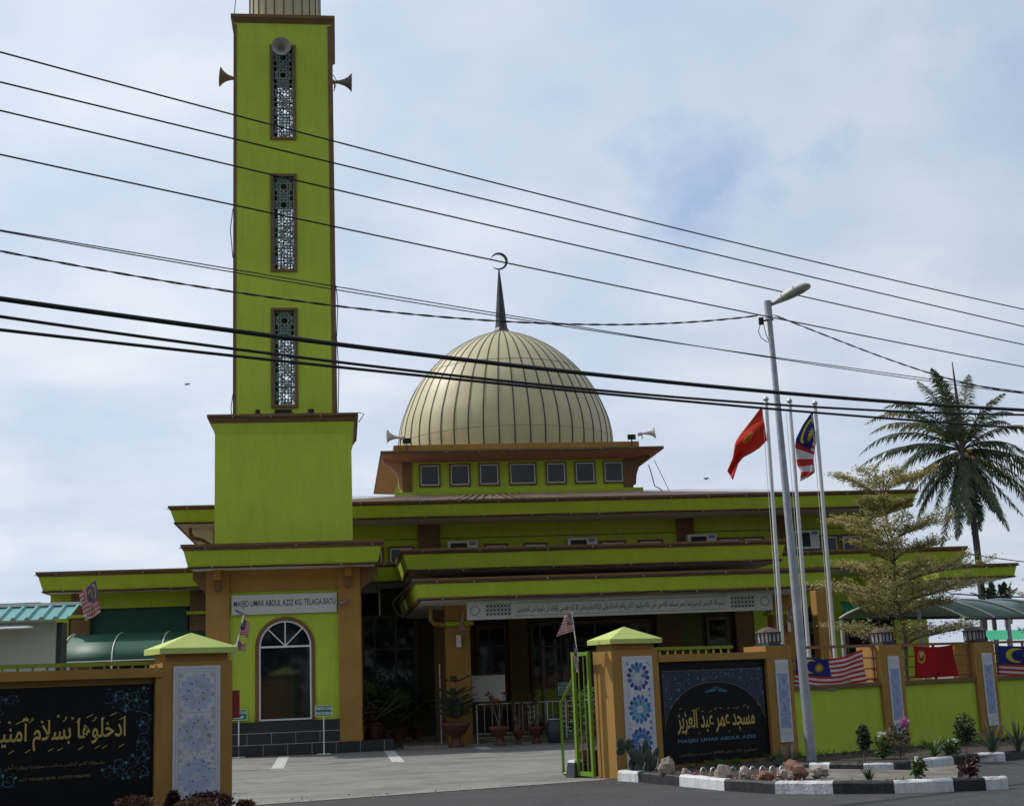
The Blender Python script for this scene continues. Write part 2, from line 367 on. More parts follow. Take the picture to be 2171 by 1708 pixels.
def string_mb(path, z, seed, sag=.035, rad=.011, step=.55):
    """a wavy cable with small bulbs that hangs along a rim; path = polyline in (u, v)"""
    rnd = random.Random(seed); mb = MB(); pts = []
    for (a, b) in zip(path[:-1], path[1:]):
        L = math.dist(a, b); n = max(2, int(L/.3))
        for k in range(n): t = k/n; pts.append((a[0]+(b[0]-a[0])*t, a[1]+(b[1]-a[1])*t))
    pts.append(path[-1]); z = z+0; q = []
    for i, p in enumerate(pts): q.append((p[0], p[1], z+rnd.uniform(-1, 1)*sag*.5+math.sin(i*.5+seed)*sag*.5))
    mb.tube(q, rad, 4)
    mb.cm = 1
    i = 2
    while i < len(q):
        x, y, zz = q[i]; mb.box(x-.011, x+.011, y-.022, y, zz-.014, zz+.02); i += rnd.choice([3, 4, 5, 6, 7])
    return mb
def canopy(parent, poly, z0, z1, inset, hb=.13, lb=.06, seed=1, strings=((0, 1),)):
    pin = offset(poly, -inset)
    def at(z): t = (z-z0)/(z1-z0); return offset(poly, -inset*(1-t))
    g = MB(); band(g, at(z0+lb), z0+lb, at(z1-hb), z1-hb); g.build('fascia', LIME, parent)
    t = MB(); pr = .03
    a = offset(at(z1-hb), pr*.3); b_ = offset(poly, pr); c_ = offset(poly, pr)
    band(t, at(z1-hb-.002), z1-hb-.002, a, z1-hb); band(t, a, z1-hb, b_, z1-.05); band(t, b_, z1-.05, c_, z1); band(t, c_, z1, offset(poly, -.25), z1+.004); band(t, offset(poly, -.25), z1+.004, offset(poly, -.25), z1-.12)
    l0 = offset(pin, pr); l1 = offset(at(z0+lb), pr)
    band(t, l0, z0, l1, z0+lb); band(t, l1, z0+lb, at(z0+lb), z0+lb+.003); band(t, offset(pin, -.05), z0, l0, z0)
    t.build('rim_trim', BROWN, parent)
    sf = MB(); sf.face([(*p, z0+.005) for p in reversed(offset(pin, -.04))]); sf.build('soffit', SOFF, parent)
    rf = MB(); rf.face([(*p, z1-.09) for p in offset(poly, -.2)]); rf.build('roof_deck', ROOFM, parent)
    for k, (i, j) in enumerate(strings):
        p = offset(poly, pr+.025); string_mb([p[i], p[j]], z1-.09, seed+k).build('light_string', [BLACK, BULB], parent)
        p = offset(pin, pr+.02); string_mb([p[i], p[j]], z0+.02, seed+k+9).build('light_string', [BLACK, BULB], parent)

def lattice(mb, u0, u1, z0, z1, v, n=5, t=.0145):
    w = u1-u0; h = (z1-z0)/n
    def seg(a, b, tt=t):
        d = Vector((b[0]-a[0], b[1]-a[1])); 
        if d.length < 1e-5: return
        d.normalize(); o = Vector((-d.y, d.x))*tt
        mb.ext([(a[0]-o.x, a[1]-o.y), (b[0]-o.x, b[1]-o.y), (b[0]+o.x, b[1]+o.y), (a[0]+o.x, a[1]+o.y)], v, v+.03)
    for k in range(n):
        cx = (u0+u1)/2; cz = z0+h*(k+.5); R = w*.25; r = w*.155
        st = []
        for i in range(16):
            a = PI/8*i; q = R if i % 2 == 0 else r; st.append((cx+q*math.cos(a), cz+q*math.sin(a)))
        for i in range(16): seg(st[i], st[(i+1) % 16])
        for i in range(8):
            a = PI/4*i; p = st[2*i]
            e = 1/max(abs(math.cos(a)), abs(math.sin(a))); q = (cx+w*.5*e*math.cos(a), cz+h*.5*e*math.sin(a))
            b0 = PI/4*i+PI/8
            m1 = (cx+w*.40*math.cos(b0), cz+w*.40*math.sin(b0)); m0 = (cx+w*.40*math.cos(b0-PI/4), cz+w*.40*math.sin(b0-PI/4))
            seg(p, m1); seg(p, m0)
            seg(m1, (min(max(cx+w*.62*math.cos(b0), u0), u1), min(max(cz+w*.62*math.sin(b0), cz-h/2), cz+h/2)))
            seg(m1, m0, t*.8)
        seg((u0, cz-h/2), (u1, cz-h/2))
    seg((u0+t, z0), (u0+t, z1)); seg((u1-t, z0), (u1-t, z1)); seg((u0, z1-t), (u1, z1-t)); seg((u0, z0+t), (u1, z0+t))
    seg((u0+w*.22, z0), (u0+w*.22, z1), t*.7); seg((u1-w*.22, z0), (u1-w*.22, z1), t*.7)

def slab_with_holes(mb, u0, u1, z0, z1, v0, v1, holes):       # holes = [(ua,ub,za,zb)] stacked, same u
    if not holes: mb.box(u0, u1, v0, v1, z0, z1); return
    ua, ub = holes[0][0], holes[0][1]
    mb.box(u0, ua, v0, v1, z0, z1); mb.box(ub, u1, v0, v1, z0, z1)
    zs = z0
    for h in sorted(holes, key=lambda h: h[2]):
        mb.box(ua, ub, v0, v1, zs, h[2]); zs = h[3]
    mb.box(ua, ub, v0, v1, zs, z1)

# ---- writing
FORMS = {}
for cp in list(range(0xFB50, 0xFBFF))+list(range(0xFE80, 0xFEFD)):
    d_ = unicodedata.decomposition(chr(cp)).split()
    if len(d_) in (2, 3) and d_[0][0] == '<': FORMS.setdefault(''.join(chr(int(q, 16)) for q in d_[1:]), {})[d_[0][1:-1]] = chr(cp)
def shape(s):
    L = []; i = 0
    while i < len(s):
        if s[i] == 'ل' and s[i:i+2] in FORMS: L.append(s[i:i+2]); i += 2
        else: L.append(s[i]); i += 1
    o = []; dual = lambda x: 'initial' in FORMS.get(x, {})
    for k, x in enumerate(L):
        f = FORMS.get(x)
        if not f: o.append(x); continue
        pj = k > 0 and dual(L[k-1]); nj = k+1 < len(L) and L[k+1] in FORMS and dual(x)
        w = 'medial' if pj and nj else 'final' if pj else 'initial' if nj else 'isolated'
        o.append(f.get(w) or f.get('isolated') or x)
    return ''.join(reversed(o))
def lettering(body, u0, u1, z0, z1, v, mat, parent, arabic=False, bold=0.0, name='lettering', ext=.002, serif=False):
    c = bpy.data.curves.new('t', 'FONT'); c.body = shape(body) if arabic else body; c.size = 1; c.offset = bold; c.extrude = .01
    c.resolution_u = 3
    o = bpy.data.objects.new('t', c); COL.objects.link(o); bpy.context.view_layer.update()
    me = bpy.data.meshes.new_from_object(o.evaluated_get(bpy.context.evaluated_depsgraph_get()))
    xs = [q.co.x for q in me.vertices]; ys = [q.co.y for q in me.vertices]; bpy.data.objects.remove(o); bpy.data.curves.remove(c)
    off = OFF[parent.name]; x0, x1, y0, y1 = min(xs), max(xs), min(ys), max(ys)
    for q in me.vertices:
        x = u0+(q.co.x-x0)/(x1-x0)*(u1-u0); z = z0+(q.co.y-y0)/(y1-y0)*(z1-z0); y = v-(ext if q.co.z > 0 else 0)
        q.co = (x-off[0], y-off[1], z-off[2])
    me.materials.clear(); me.materials.append(mat)
    b = bpy.data.objects.new(name, me); COL.objects.link(b); b.parent = parent; OFF[b.name] = off
    return b
def ribbon(mb, pts, w, y):
    for a, b, i in zip(pts[:-1], pts[1:], range(len(pts))):
        d = Vector((b[0]-a[0], b[1]-a[1])); 
        if d.length < 1e-6: continue
        d.normalize(); ww = w*(1-.5*i/len(pts)); o = Vector((-d.y, d.x))*ww; e = d*ww*.4
        mb.flat([(a[0]-o.x-e.x, a[1]-o.y-e.y), (b[0]-o.x+e.x, b[1]-o.y+e.y), (b[0]+o.x+e.x, b[1]+o.y+e.y), (a[0]+o.x-e.x, a[1]+o.y-e.y)], y)
def ell(cx, cz, a, b, rot=0, n=12):
    return [(cx+a*math.cos(t)*math.cos(rot)-b*math.sin(t)*math.sin(rot), cz+a*math.cos(t)*math.sin(rot)+b*math.sin(t)*math.cos(rot)) for t in [2*PI*k/n for k in range(n)]]
def petal(cx, cz, L, w, a, n=5):             # pointed petal starting at (cx,cz)
    pts = [(0, 0), (.3, .42), (.6, .5), (.85, .3), (1, 0), (.85, -.3), (.6, -.5), (.3, -.42)]
    return [(cx+p*L*math.cos(a)-q*w*math.sin(a), cz+p*L*math.sin(a)+q*w*math.cos(a)) for p, q in pts]
# ------------------------------------------------------------------ SETTING: ground, road, driveway
def ground_mat(name, c1, c2, sc=1.2, fine=60, bump=.5, crack=0.0, speck=.0):
    m = bpy.data.materials.new(name); m.use_nodes = True; nt = m.node_tree; N = nt.nodes; L = nt.links; p = N['Principled BSDF']; p.inputs['Roughness'].default_value = .9
    tc = N.new('ShaderNodeTexCoord'); mp = N.new('ShaderNodeMapping'); mp.inputs['Scale'].default_value = (.5, 1.3, 1); mp.inputs['Rotation'].default_value = (0, 0, -.3); L.new(tc.outputs['Object'], mp.inputs[0])
    mp.inputs['Scale'].default_value = (.75, 1.1, 1)
    n = N.new('ShaderNodeTexNoise'); n.inputs['Scale'].default_value = sc; n.inputs['Detail'].default_value = 9; n.inputs['Roughness'].default_value = .68; L.new(mp.outputs[0], n.inputs['Vector'])
    r = N.new('ShaderNodeValToRGB'); L.new(n.outputs[0], r.inputs[0]); r.color_ramp.elements[0].position = .32; r.color_ramp.elements[0].color = (*c1, 1); r.color_ramp.elements[1].position = .66; r.color_ramp.elements[1].color = (*c2, 1)
    n2 = N.new('ShaderNodeTexNoise'); n2.inputs['Scale'].default_value = fine; n2.inputs['Detail'].default_value = 3; L.new(tc.outputs['Object'], n2.inputs['Vector'])
    r2 = N.new('ShaderNodeValToRGB'); L.new(n2.outputs[0], r2.inputs[0]); r2.color_ramp.elements[0].position = .35; r2.color_ramp.elements[0].color = (.72, .72, .72, 1); r2.color_ramp.elements[1].position = .7; r2.color_ramp.elements[1].color = (1.25, 1.25, 1.25, 1)
    mx = N.new('ShaderNodeMix'); mx.data_type = 'RGBA'; mx.blend_type = 'MULTIPLY'; mx.inputs[0].default_value = 1; L.new(r.outputs[0], mx.inputs[6]); L.new(r2.outputs[0], mx.inputs[7])
    out = mx.outputs[2]
    if crack:
        vo = N.new('ShaderNodeTexVoronoi'); vo.feature = 'DISTANCE_TO_EDGE'; vo.inputs['Scale'].default_value = .33
        nw = N.new('ShaderNodeTexNoise'); nw.inputs['Scale'].default_value = 1.6; nw.inputs['Detail'].default_value = 8; L.new(tc.outputs['Object'], nw.inputs['Vector'])
        va = N.new('ShaderNodeVectorMath'); va.operation = 'MULTIPLY_ADD'; L.new(nw.outputs['Color'], va.inputs[0]); va.inputs[1].default_value = (1.1, 1.1, 0); L.new(tc.outputs['Object'], va.inputs[2]); L.new(va.outputs[0], vo.inputs['Vector'])
        rc = N.new('ShaderNodeValToRGB'); L.new(vo.outputs['Distance'], rc.inputs[0]); rc.color_ramp.elements[0].position = .002; rc.color_ramp.elements[0].color = (crack, crack, crack, 1); rc.color_ramp.elements[1].position = .006; rc.color_ramp.elements[1].color = (1, 1, 1, 1)
        m2 = N.new('ShaderNodeMix'); m2.data_type = 'RGBA'; m2.blend_type = 'MULTIPLY'; m2.inputs[0].default_value = 1; L.new(out, m2.inputs[6]); L.new(rc.outputs[0], m2.inputs[7]); out = m2.outputs[2]
    if speck:
        ns_ = N.new('ShaderNodeTexNoise'); ns_.inputs['Scale'].default_value = .8; ns_.inputs['Detail'].default_value = 6; ns_.inputs['Roughness'].default_value = .7; ns_.inputs['Distortion'].default_value = .5; L.new(mp.outputs[0], ns_.inputs['Vector'])
        rs = N.new('ShaderNodeValToRGB'); L.new(ns_.outputs[0], rs.inputs[0]); rs.color_ramp.elements[0].position = .54; rs.color_ramp.elements[0].color = (1, 1, 1, 1); rs.color_ramp.elements[1].position = .68; rs.color_ramp.elements[1].color = (1-speck, 1-speck, 1-speck*.95, 1)
        m3 = N.new('ShaderNodeMix'); m3.data_type = 'RGBA'; m3.blend_type = 'MULTIPLY'; m3.inputs[0].default_value = 1; L.new(out, m3.inputs[6]); L.new(rs.outputs[0], m3.inputs[7]); out = m3.outputs[2]
        vg = N.new('ShaderNodeTexVoronoi'); vg.inputs['Scale'].default_value = 9; L.new(tc.outputs['Object'], vg.inputs['Vector'])
        rg = N.new('ShaderNodeValToRGB'); L.new(vg.outputs['Distance'], rg.inputs[0]); rg.color_ramp.elements[0].position = .05; rg.color_ramp.elements[0].color = (1, 1, 1, 1); rg.color_ramp.elements[1].position = .10; rg.color_ramp.elements[1].color = (0, 0, 0, 1)
        m4 = N.new('ShaderNodeMix'); m4.data_type = 'RGBA'; L.new(rg.outputs[0], m4.inputs[0]); L.new(out, m4.inputs[6]); m4.inputs[7].default_value = (.22, .2, .17, 1); out = m4.outputs[2]
    L.new(out, p.inputs['Base Color'])
    b = N.new('ShaderNodeBump'); b.inputs['Strength'].default_value = bump; b.inputs['Distance'].default_value = .01; L.new(n2.outputs[0], b.inputs['Height']); L.new(b.outputs[0], p.inputs['Normal'])
    return m
ASPH = ground_mat('road_asphalt', (.032, .032, .033), (.056, .054, .054), 1.0, 70, crack=.55, speck=.3)
DRIVE = ground_mat('driveway_tarmac', (.125, .123, .117), (.27, .262, .245), .8, 38, crack=.78, speck=.36)
CONC = ground_mat('concrete_edge', (.20, .18, .15), (.32, .29, .25), 3, 50)
LAND = ground_mat('open_ground', (.09, .1, .05), (.16, .15, .09), .3, 10)
def sheet(name, poly, z, mat):
    mb = MB(); mb.face([(x, y, z) for x, y in poly]); return struct(mb.build(name, mat, None, WF, (0, 0, 0)))
sheet('ground', [(-1500, -1500), (1500, -1500), (1500, 1500), (-1500, 1500)], -.02, LAND)
E0 = Vector(G(494, 1708)); E1 = Vector(G(1270, 1652)); ED = (E1-E0).normalized(); EN = Vector((-ED.y, ED.x))
def eline(t, o): p = E0+ED*t+EN*o; return (p.x, p.y)
sheet('road', [eline(-60, -30), eline(80, -30), eline(80, 9), eline(10, 9), eline(10, 0), eline(-60, 0)], -.004, ASPH)
sheet('driveway', [tuple(B.w(-6.7, 0)[:2]), tuple(B.w(.3, 0)[:2])][:0]+[eline(-3, 0), eline(5.9, 0), (B.w(.5, .2)[0], B.w(.5, .2)[1]), (B.w(30, .2)[0], B.w(30, .2)[1]), (45, 60), (-30, 60), (-30, 20)], 0.0, DRIVE)
sheet('concrete_edge', [eline(-3.5, -.12), eline(5.9, -.12), eline(5.9, .05), eline(-3.5, .08)], .004, CONC)
def paintline(name, p, q, w):
    a = Vector(G(*p)); b = Vector(G(*q)); d = (b-a).normalized(); n = Vector((-d.y, d.x))*w/2
    return sheet(name, [tuple(a-n), tuple(b-n), tuple(b+n), tuple(a+n)], .0045, RLINE)
RLINE = pmat('road_line_white', (.50, .50, .49), .8, .15, 8, .2, 50, dirt=.5, dcol=(.24, .24, .23))
for p, q, w in (((588, 1629), (602, 1603), .26), ((845, 1615), (823, 1588), .26), ((500, 1632), (818, 1617), .05), ((822, 1617), (845, 1614), .05), ((1033, 1588), (1017, 1582), .3), ((1033, 1588), (1300, 1574), .14)):
    paintline('parking_line', p, q, w)
# fascia-side porch slab
mb = MB(); mb.box(4.2, 15.8, .25, 9, 0, .05); struct(mb.build('porch_floor', CONC, None, M, (4.2, .25, 0)))

# ------------------------------------------------------------------ MINARET
mn = thing('minaret', 'tall square lime green tower with three lattice windows, left of the dome', 'tower', M, (1.25, 2.0, 0))
mb = MB(); mb.box(-.72, 2.66, -.10, .2, .56, .83); mb.box(-.72, 2.95, -.12, .2, .28, .555); mb.box(-.72, 3.95, -.16, 1.6, 0, .275)
mb.cm = 1
for z in (.275, .555): mb.box(-.72, 2.95, -.128, -.11, z, z+.008)
for k in range(8): mb.box(-.5+k*.6, -.494+k*.6, -.166, -.155, .01, .27)
for k in range(6): mb.box(-.3+k*.6, -.294+k*.6, -.128, -.115, .29, .55)
mb.build('plinth', [TILE_D, SOFF], mn)
mb = MB(); mb.box(-.72, -.14, -.14, .5, .831, 4.62); mb.build('column', TAN, mn)
mb = MB(); mb.box(2.60, 3.16, -.14, .5, .276, 4.62); mb.build('column', TAN, mn)
mb = MB(); mb.box(3.16, 3.2, .5, 4.2, .3, 4.62); mb.build('side_wall', TAN, mn)
mb = MB(); mb.box(-.72, -.68, .5, 4.2, .3, 4.62); mb.build('side_wall', TAN, mn)
mb = MB(); mb.box(-.14, 2.60, -.05, .3, 4.08, 4.62); mb.build('lintel', TAN, mn)
# front wall with arched opening
ac, ar, zs = 1.25, .66, 2.67
mb = MB(); mb.box(-.14, ac-ar, .0, .15, .83, 4.08); mb.box(ac+ar, 2.60, .0, .15, .83, 4.08)
arc = [(ac+ar*math.cos(PI*k/20), zs+ar*math.sin(PI*k/20)) for k in range(21)]
for k in range(20):
    a, b = arc[k], arc[k+1]; mb.face([(b[0], 0, b[1]), (a[0], 0, a[1]), (a[0], 0, 4.08), (b[0], 0, 4.08)])
mb.build('wall', LIME2, mn)
mb = MB(); ro = .75
pr_ = [(ac-ro, .83)]+[(ac+ro*math.cos(PI-PI*k/20), zs+ro*math.sin(PI-PI*k/20)) for k in range(21)]+[(ac+ro, .83)]
pi_ = [(ac-ar, .83)]+[(ac+ar*math.cos(PI-PI*k/20), zs+ar*math.sin(PI-PI*k/20)) for k in range(21)]+[(ac+ar, .83)]
for k in range(len(pr_)-1):
    mb.ext([pi_[k], pi_[k+1], pr_[k+1], pr_[k]][::-1], -.03, .12)
aw = mb.build('arched_window', BROWN, mn)
mb = MB(); rf_, ri_ = ar-.002, ar-.045
po = [(ac-rf_, .85)]+[(ac+rf_*math.cos(PI-PI*k/20), zs+rf_*math.sin(PI-PI*k/20)) for k in range(21)]+[(ac+rf_, .85)]
pn = [(ac-ri_, .85)]+[(ac+ri_*math.cos(PI-PI*k/20), zs+ri_*math.sin(PI-PI*k/20)) for k in range(21)]+[(ac+ri_, .85)]
for k in range(len(po)-1): mb.ext([pn[k], pn[k+1], po[k+1], po[k]][::-1], .0, .05)
mb.box(ac-ri_, ac+ri_, .003, .05, .85, .89); mb.box(ac-ri_, ac+ri_, .003, .05, zs-.02, zs+.025)
for a in (45, 90, 135):
    t = math.radians(a); d = Vector((math.cos(t), math.sin(t))); o = Vector((-d.y, d.x))*.014
    p0 = Vector((ac, zs+.02)); p1 = p0+d*(ri_-.01)
    mb.ext([tuple(p0-o), tuple(p1-o), tuple(p1+o), tuple(p0+o)], .006, .045)
mb.build('frame', WHITE, aw)
mb = MB(); mb.face([(x, .04, z) for x, z in po]); mb.build('pane', GLASS, aw)
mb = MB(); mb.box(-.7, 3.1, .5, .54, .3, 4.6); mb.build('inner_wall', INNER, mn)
# canopy over the base
canopy(mn, [(-1.23, -1), (3.74, -1), (3.74, 4.6), (-1.23, 4.6)], 4.62, 5.22, .15, .16, .05, 3)
for u, s_ in ((-.42, 1), (2.86, 1)):
    mb = MB(); mb.box(u-.09, u+.09, -.42, -.14, 4.38, 4.62); mb.build('bracket', TAN, mn)
    mb = MB(); mb.box(u-.07, u+.07, -.30, -.14, 4.10, 4.38); mb.build('bracket', BROWN, mn)
for u0, u1 in ((-1.05, -.72), (3.63, 3.16)):
    mb = MB(); pts = [(u0, 4.62), (u0, 4.42), (u0+(u1-u0)*.45, 4.25), (u1, 4.05), (u1, 4.62)]
    if u0 > u1: pts = pts[::-1]
    mb.ext(pts[::-1], -.05, .3); mb.build('bracket', BROWN, mn)
mb = MB(); mb.box(-.55, 3.0, .3, 3.85, 5.1, 8.2); mb.frustum((-.55, 3.0, .3, 3.85), (-.63, 3.08, .22, 3.93), 8.2, 8.5); mb.build('lower_block', LIME2, mn)
mb = MB(); mb.frustum((-.635, 3.085, .215, 3.935), (-.72, 3.17, .13, 4.02), 8.5, 8.64); mb.box(-.74, 3.19, .11, 4.04, 8.64, 8.72); mb.build('cornice', BROWN, mn)
string_mb([(-.72, .09), (3.17, .09)], 8.64, 21).build('light_string', [BLACK, BULB], mn)
holes = [(.96, 1.53, 16.72, 19.42), (.96, 1.53, 12.88, 15.56), (.96, 1.53, 9.08, 11.70)]
mb = MB()
u0, u1, v0, v1 = -.09, 2.61, .78, 3.48
slab_with_holes(mb, u0, u1, 8.6, 20.15, v0, v0+.16, holes); slab_with_holes(mb, u0, u1, 8.6, 20.15, v1-.16, v1, holes)
mb.box(u0, u0+.16, v0+.16, v1-.16, 8.6, 20.15); mb.box(u1-.16, u1, v0+.16, v1-.16, 8.6, 20.15)
mb.build('shaft', LIME2, mn)
mb = MB()
mb.box(u0-.035, u0+.05, v0-.02, v0+.05, 8.72, 20.1); mb.box(u1-.10, u1+.035, v0-.02, v0+.05, 8.72, 20.1)
mb.box(u0-.035, u0-.001, v0+.05, v1, 8.72, 20.1); mb.box(u1+.001, u1+.035, v0+.05, v1, 8.72, 20.1); mb.build('corner_trim', BROWN, mn)
for (a, b, z0, z1) in holes:
    mb = MB(); t = .075
    for vv, w_ in ((v0-.045, .05), ):
        mb.box(a-t, a, vv, v0+.1, z0-t, z1+t); mb.box(b, b+t, vv, v0+.1, z0-t, z1+t); mb.box(a, b, vv, v0+.1, z1, z1+t); mb.box(a, b, vv, v0+.1, z0-t, z0)
    w = mb.build('lattice_window', BROWN, mn)
    mb = MB(); lattice(mb, a, b, z0, z1, v0+.06); mb.build('lattice', LATT, w)
    mb = MB(); lattice(mb, a, b, z0, z1, v1-.1); mb.build('lattice', LATT, w)
mb = MB(); mb.frustum((u0, u1, v0, v1), (u0-.09, u1+.09, v0-.09, v1+.09), 20.15, 20.28); mb.box(u0-.11, u1+.11, v0-.11, v1+.11, 20.28, 20.38); mb.build('cornice', BROWN, mn)
mb = MB(); mb.lathe([(1.03, 20.38), (1.03, 22.6), (1.1, 22.7), (1.12, 23.2), (.95, 24.0), (.5, 24.7), (.06, 25.1), (.03, 26.2)], (1.27, 2.13, 0), 32); mb.cm = 1
for k in range(24):
    a = 2*PI*k/24; x, y = 1.27+1.035*math.cos(a), 2.13+1.035*math.sin(a); mb.box(x-.012, x+.012, y-.012, y+.012, 20.38, 22.6)
mb.build('drum', [DOME, RIBM], mn)
for pts in ([(-.13, .75, 14.6), (-.2, .75, 14), (-.13, .75, 13.2)], [(-.12, .74, 9.4), (-.17, .72, 9.0), (-.14, .7, 8.75)], [(2.66, .75, 18.6), (2.75, .7, 18.4), (2.68, .72, 18.1), (2.63, .75, 18.15)], [(2.65, .74, 12.4), (2.7, .7, 11.9), (2.65, .74, 10.9), (2.7, .72, 10), (2.66, .72, 8.75)], [(3.19, .1, 8.72), (3.34, .05, 8.66), (3.2, .1, 8.45)], [(-.1, .7, 20.35), (-.05, .75, 21.1)]):
    mb = MB(); mb.tube(pts, .012, 4); mb.build('loose_cable', BLACK, mn)
# floodlights on the ledge
def flood(u, v, z, w, lab):
    t = thing('floodlight', lab, 'floodlight', M, (u, v, z), 'floodlights on the tower ledge')
    mb = MB(); mb.box(u-w/2, u+w/2, v-.1, v+.02, z+.03, z+.16); mb.build('housing', BLACK, t)
    mb = MB(); mb.tube([(u-w/2-.02, v-.04, z+.08), (u-w/2-.02, v+.05, z), (u+w/2+.02, v+.05, z), (u+w/2+.02, v-.04, z+.08)], .012, 4); mb.build('bracket', DARKM, t)
flood(1.22, .45, 8.72, .45, 'wide black floodlight below the lowest lattice window of the tower'); flood(1.95, .45, 8.72, .16, 'small black floodlight on the tower ledge, right of the wide one'); flood(.55, .45, 8.72, .12, 'tiny black floodlight on the tower ledge, left of the wide one')
# horns
def horn(fr, p, dirv, L, R, mat, label, group):
    t = thing('loudspeaker', label, 'loudspeaker', fr, tuple(p), group)
    q = Vector(dirv).normalized().to_track_quat('Z', 'Y').to_matrix()
    prof = [(R*.16, 0), (R*.17, L*.12), (R*.22, L*.3), (R*.36, L*.55), (R*.6, L*.78), (R*.9, L*.94), (R, L*.985), (R*1.03, L), (R*.97, L*.985), (R*.58, L*.77), (R*.33, L*.54), (R*.12, L*.3)]
    mb = MB(); mb.lathe(prof, p, 24, rot=q); mb.build('horn', mat, t)
    b = Vector(p)-Vector(dirv).normalized()*L*.32
    mb = MB(); mb.lathe([(R*.22, -L*.34), (R*.27, -L*.3), (R*.27, -.02), (R*.18, 0)], p, 12, rot=q); mb.build('driver', mat, t)
    mb = MB(); mb.tube([Vector(p), Vector(p)+Vector((0, 0, -.2)) if group else b], .018, 6); mb.build('bracket', DARKM, t); return t
hg = 'loudspeakers on the tower'
horn(M, (u0-.05, 2.0, 19.02), (-1, 0, .10), .46, .28, HORNG, 'olive horn loudspeaker pointing left from the tower', hg)
horn(M, (u1+.08, 1.6, 18.78), (1, .0, -.02), .50, .27, HORN, 'dark horn loudspeaker pointing right from the tower', hg)
horn(M, (1.22, v0-.05, 19.26), (0, -1, -.02), .4, .265, HORN, 'round grey loudspeaker facing the street above the top lattice window', hg)
ns = thing('name_sign', 'pale board with the mosque name above the arched window', 'sign', M, (1.25, 0, 3.5))
mb = MB(); mb.box(-.08, 2.56, -.09, -.03, 3.50, 3.99); mb.build('board', OFFW, ns)
lettering('MASJID UMAR ABDUL AZIZ KG. TELAGA BATU', -.03, 2.53, 3.65, 3.85, -.091, INK, ns, bold=.006)
# ------------------------------------------------------------------ MOSQUE
mq = thing('mosque', 'wide lime green mosque with stepped flat roofs and a cream ribbed dome', 'mosque', M, (9.4, 10, 0))
canopy(mq, [(-5.91, 4.8), (4.3, 4.8), (4.3, 1.0), (14.95, 1.0), (14.95, 4.8), (21.98, 4.8), (21.98, 30), (-5.91, 30)], 4.56, 5.15, .17, .14, .06, 5, ((0, 1), (2, 3), (4, 5)))
canopy(mq, [(4.46, -2.0), (14.95, -2.0), (14.95, 7.4), (4.46, 7.4)], 3.60, 4.13, .12, .13, .07, 8, ((0, 1),))
canopy(mq, [(-2.40, 6.0), (21.1, 6.0), (21.1, 30), (-2.4, 30)], 6.58, 7.12, .18, .13, .06, 12, ((0, 1),))
canopy(mq, [(20.2, 3.2), (22.75, 3.2), (22.75, 9), (20.2, 9)], 4.05, 4.47, .1, .1, .05, 15, ((0, 1),))
# upper storey
mb = MB(); mb.box(-1.2, 20.3, 8.0, 29, 4.9, 6.6); mb.build('upper_wall', LIME2, mq)
for a, b in ((-1.25, -.7), (5.15, 5.85), (13.6, 14.15), (16.85, 17.3)):
    mb = MB(); mb.box(a, b, 7.86, 8.1, 5.0, 6.58); mb.build('pilaster', BROWN, mq)
mb = MB(); mb.box(-1.2, 20.3, 7.975, 8.02, 6.13, 6.15); mb.build('wall_groove', BROWN, mq)
def window(parent, a, b, z0, z1, v, sur=.07, fr=.035, mull=(), trans=(), gm=None, sm=None, fm=None):
    w = MB()
    w.box(a-sur, a, v-.05, v+.02, z0-sur, z1+sur); w.box(b, b+sur, v-.05, v+.02, z0-sur, z1+sur); w.box(a, b, v-.05, v+.02, z1, z1+sur); w.box(a, b, v-.05, v+.02, z0-sur, z0)
    w = w.build('window', sm or BROWN, parent); f = MB()
    f.box(a, a+fr, v-.035, v+.0, z0, z1); f.box(b-fr, b, v-.035, v+.0, z0, z1); f.box(a+fr, b-fr, v-.035, v, z1-fr, z1); f.box(a+fr, b-fr, v-.035, v, z0, z0+fr)
    for x in mull: f.box(x-fr/2, x+fr/2, v-.033, v, z0+fr, z1-fr)
    for z in trans: f.box(a+fr, b-fr, v-.031, v, z-fr/2, z+fr/2)
    f.build('frame', fm or WHITE, w)
    g = MB(); g.face([(a, v-.012, z0), (b, v-.012, z0), (b, v-.012, z1), (a, v-.012, z1)]); g.build('pane', gm or GLASSW, w)
    return w
for a, b in ((3.35, 3.98), (4.25, 4.95), (7.33, 7.97), (8.6, 9.25), (11.1, 11.82), (12.35, 13.05), (15.0, 15.65), (15.85, 16.45), (18.45, 19.0), (19.2, 19.85)):
    window(mq, a, b, 5.2, 5.86, 7.99)
# air conditioners
ag = 'air conditioners on the upper wall'
def acunit(u, w, z, h, lab):
    t = thing('air_conditioner', lab, 'air conditioner', M, (u, 7.5, z), ag)
    mb = MB(); mb.box(u, u+w, 7.5, 7.82, z, z+h); mb.build('casing', OFFW, t)
    mb = MB(); mb.box(u+w*.1, u+w*.1+min(w*.55, h*.95), 7.49, 7.5, z+h*.12, z+h*.88); mb.cm = 1
    for k in range(9): zz = z+h*(.16+.08*k); mb.box(u+w*.1, u+w*.1+min(w*.55, h*.95), 7.482, 7.489, zz, zz+.008)
    mb.build('grille', [BLACK, DARKM], t)
    mb = MB(); mb.box(u+w*.73, u+w*.93, 7.488, 7.5, z+h*.78, z+h*.93); l = mb.build('badge', pmat('badge_blue', (.02, .03, .25), .4, 0, 1, 0), t)
    mb = MB(); mb.box(u+w*.76, u+w*.90, 7.484, 7.488, z+h*.84, z+h*.865); mb.build('badge_mark', WHITE, l)
    mb = MB(); mb.box(u+.05, u+w-.05, 7.55, 8.0, z-.04, z); mb.build('bracket', DARKM, t)
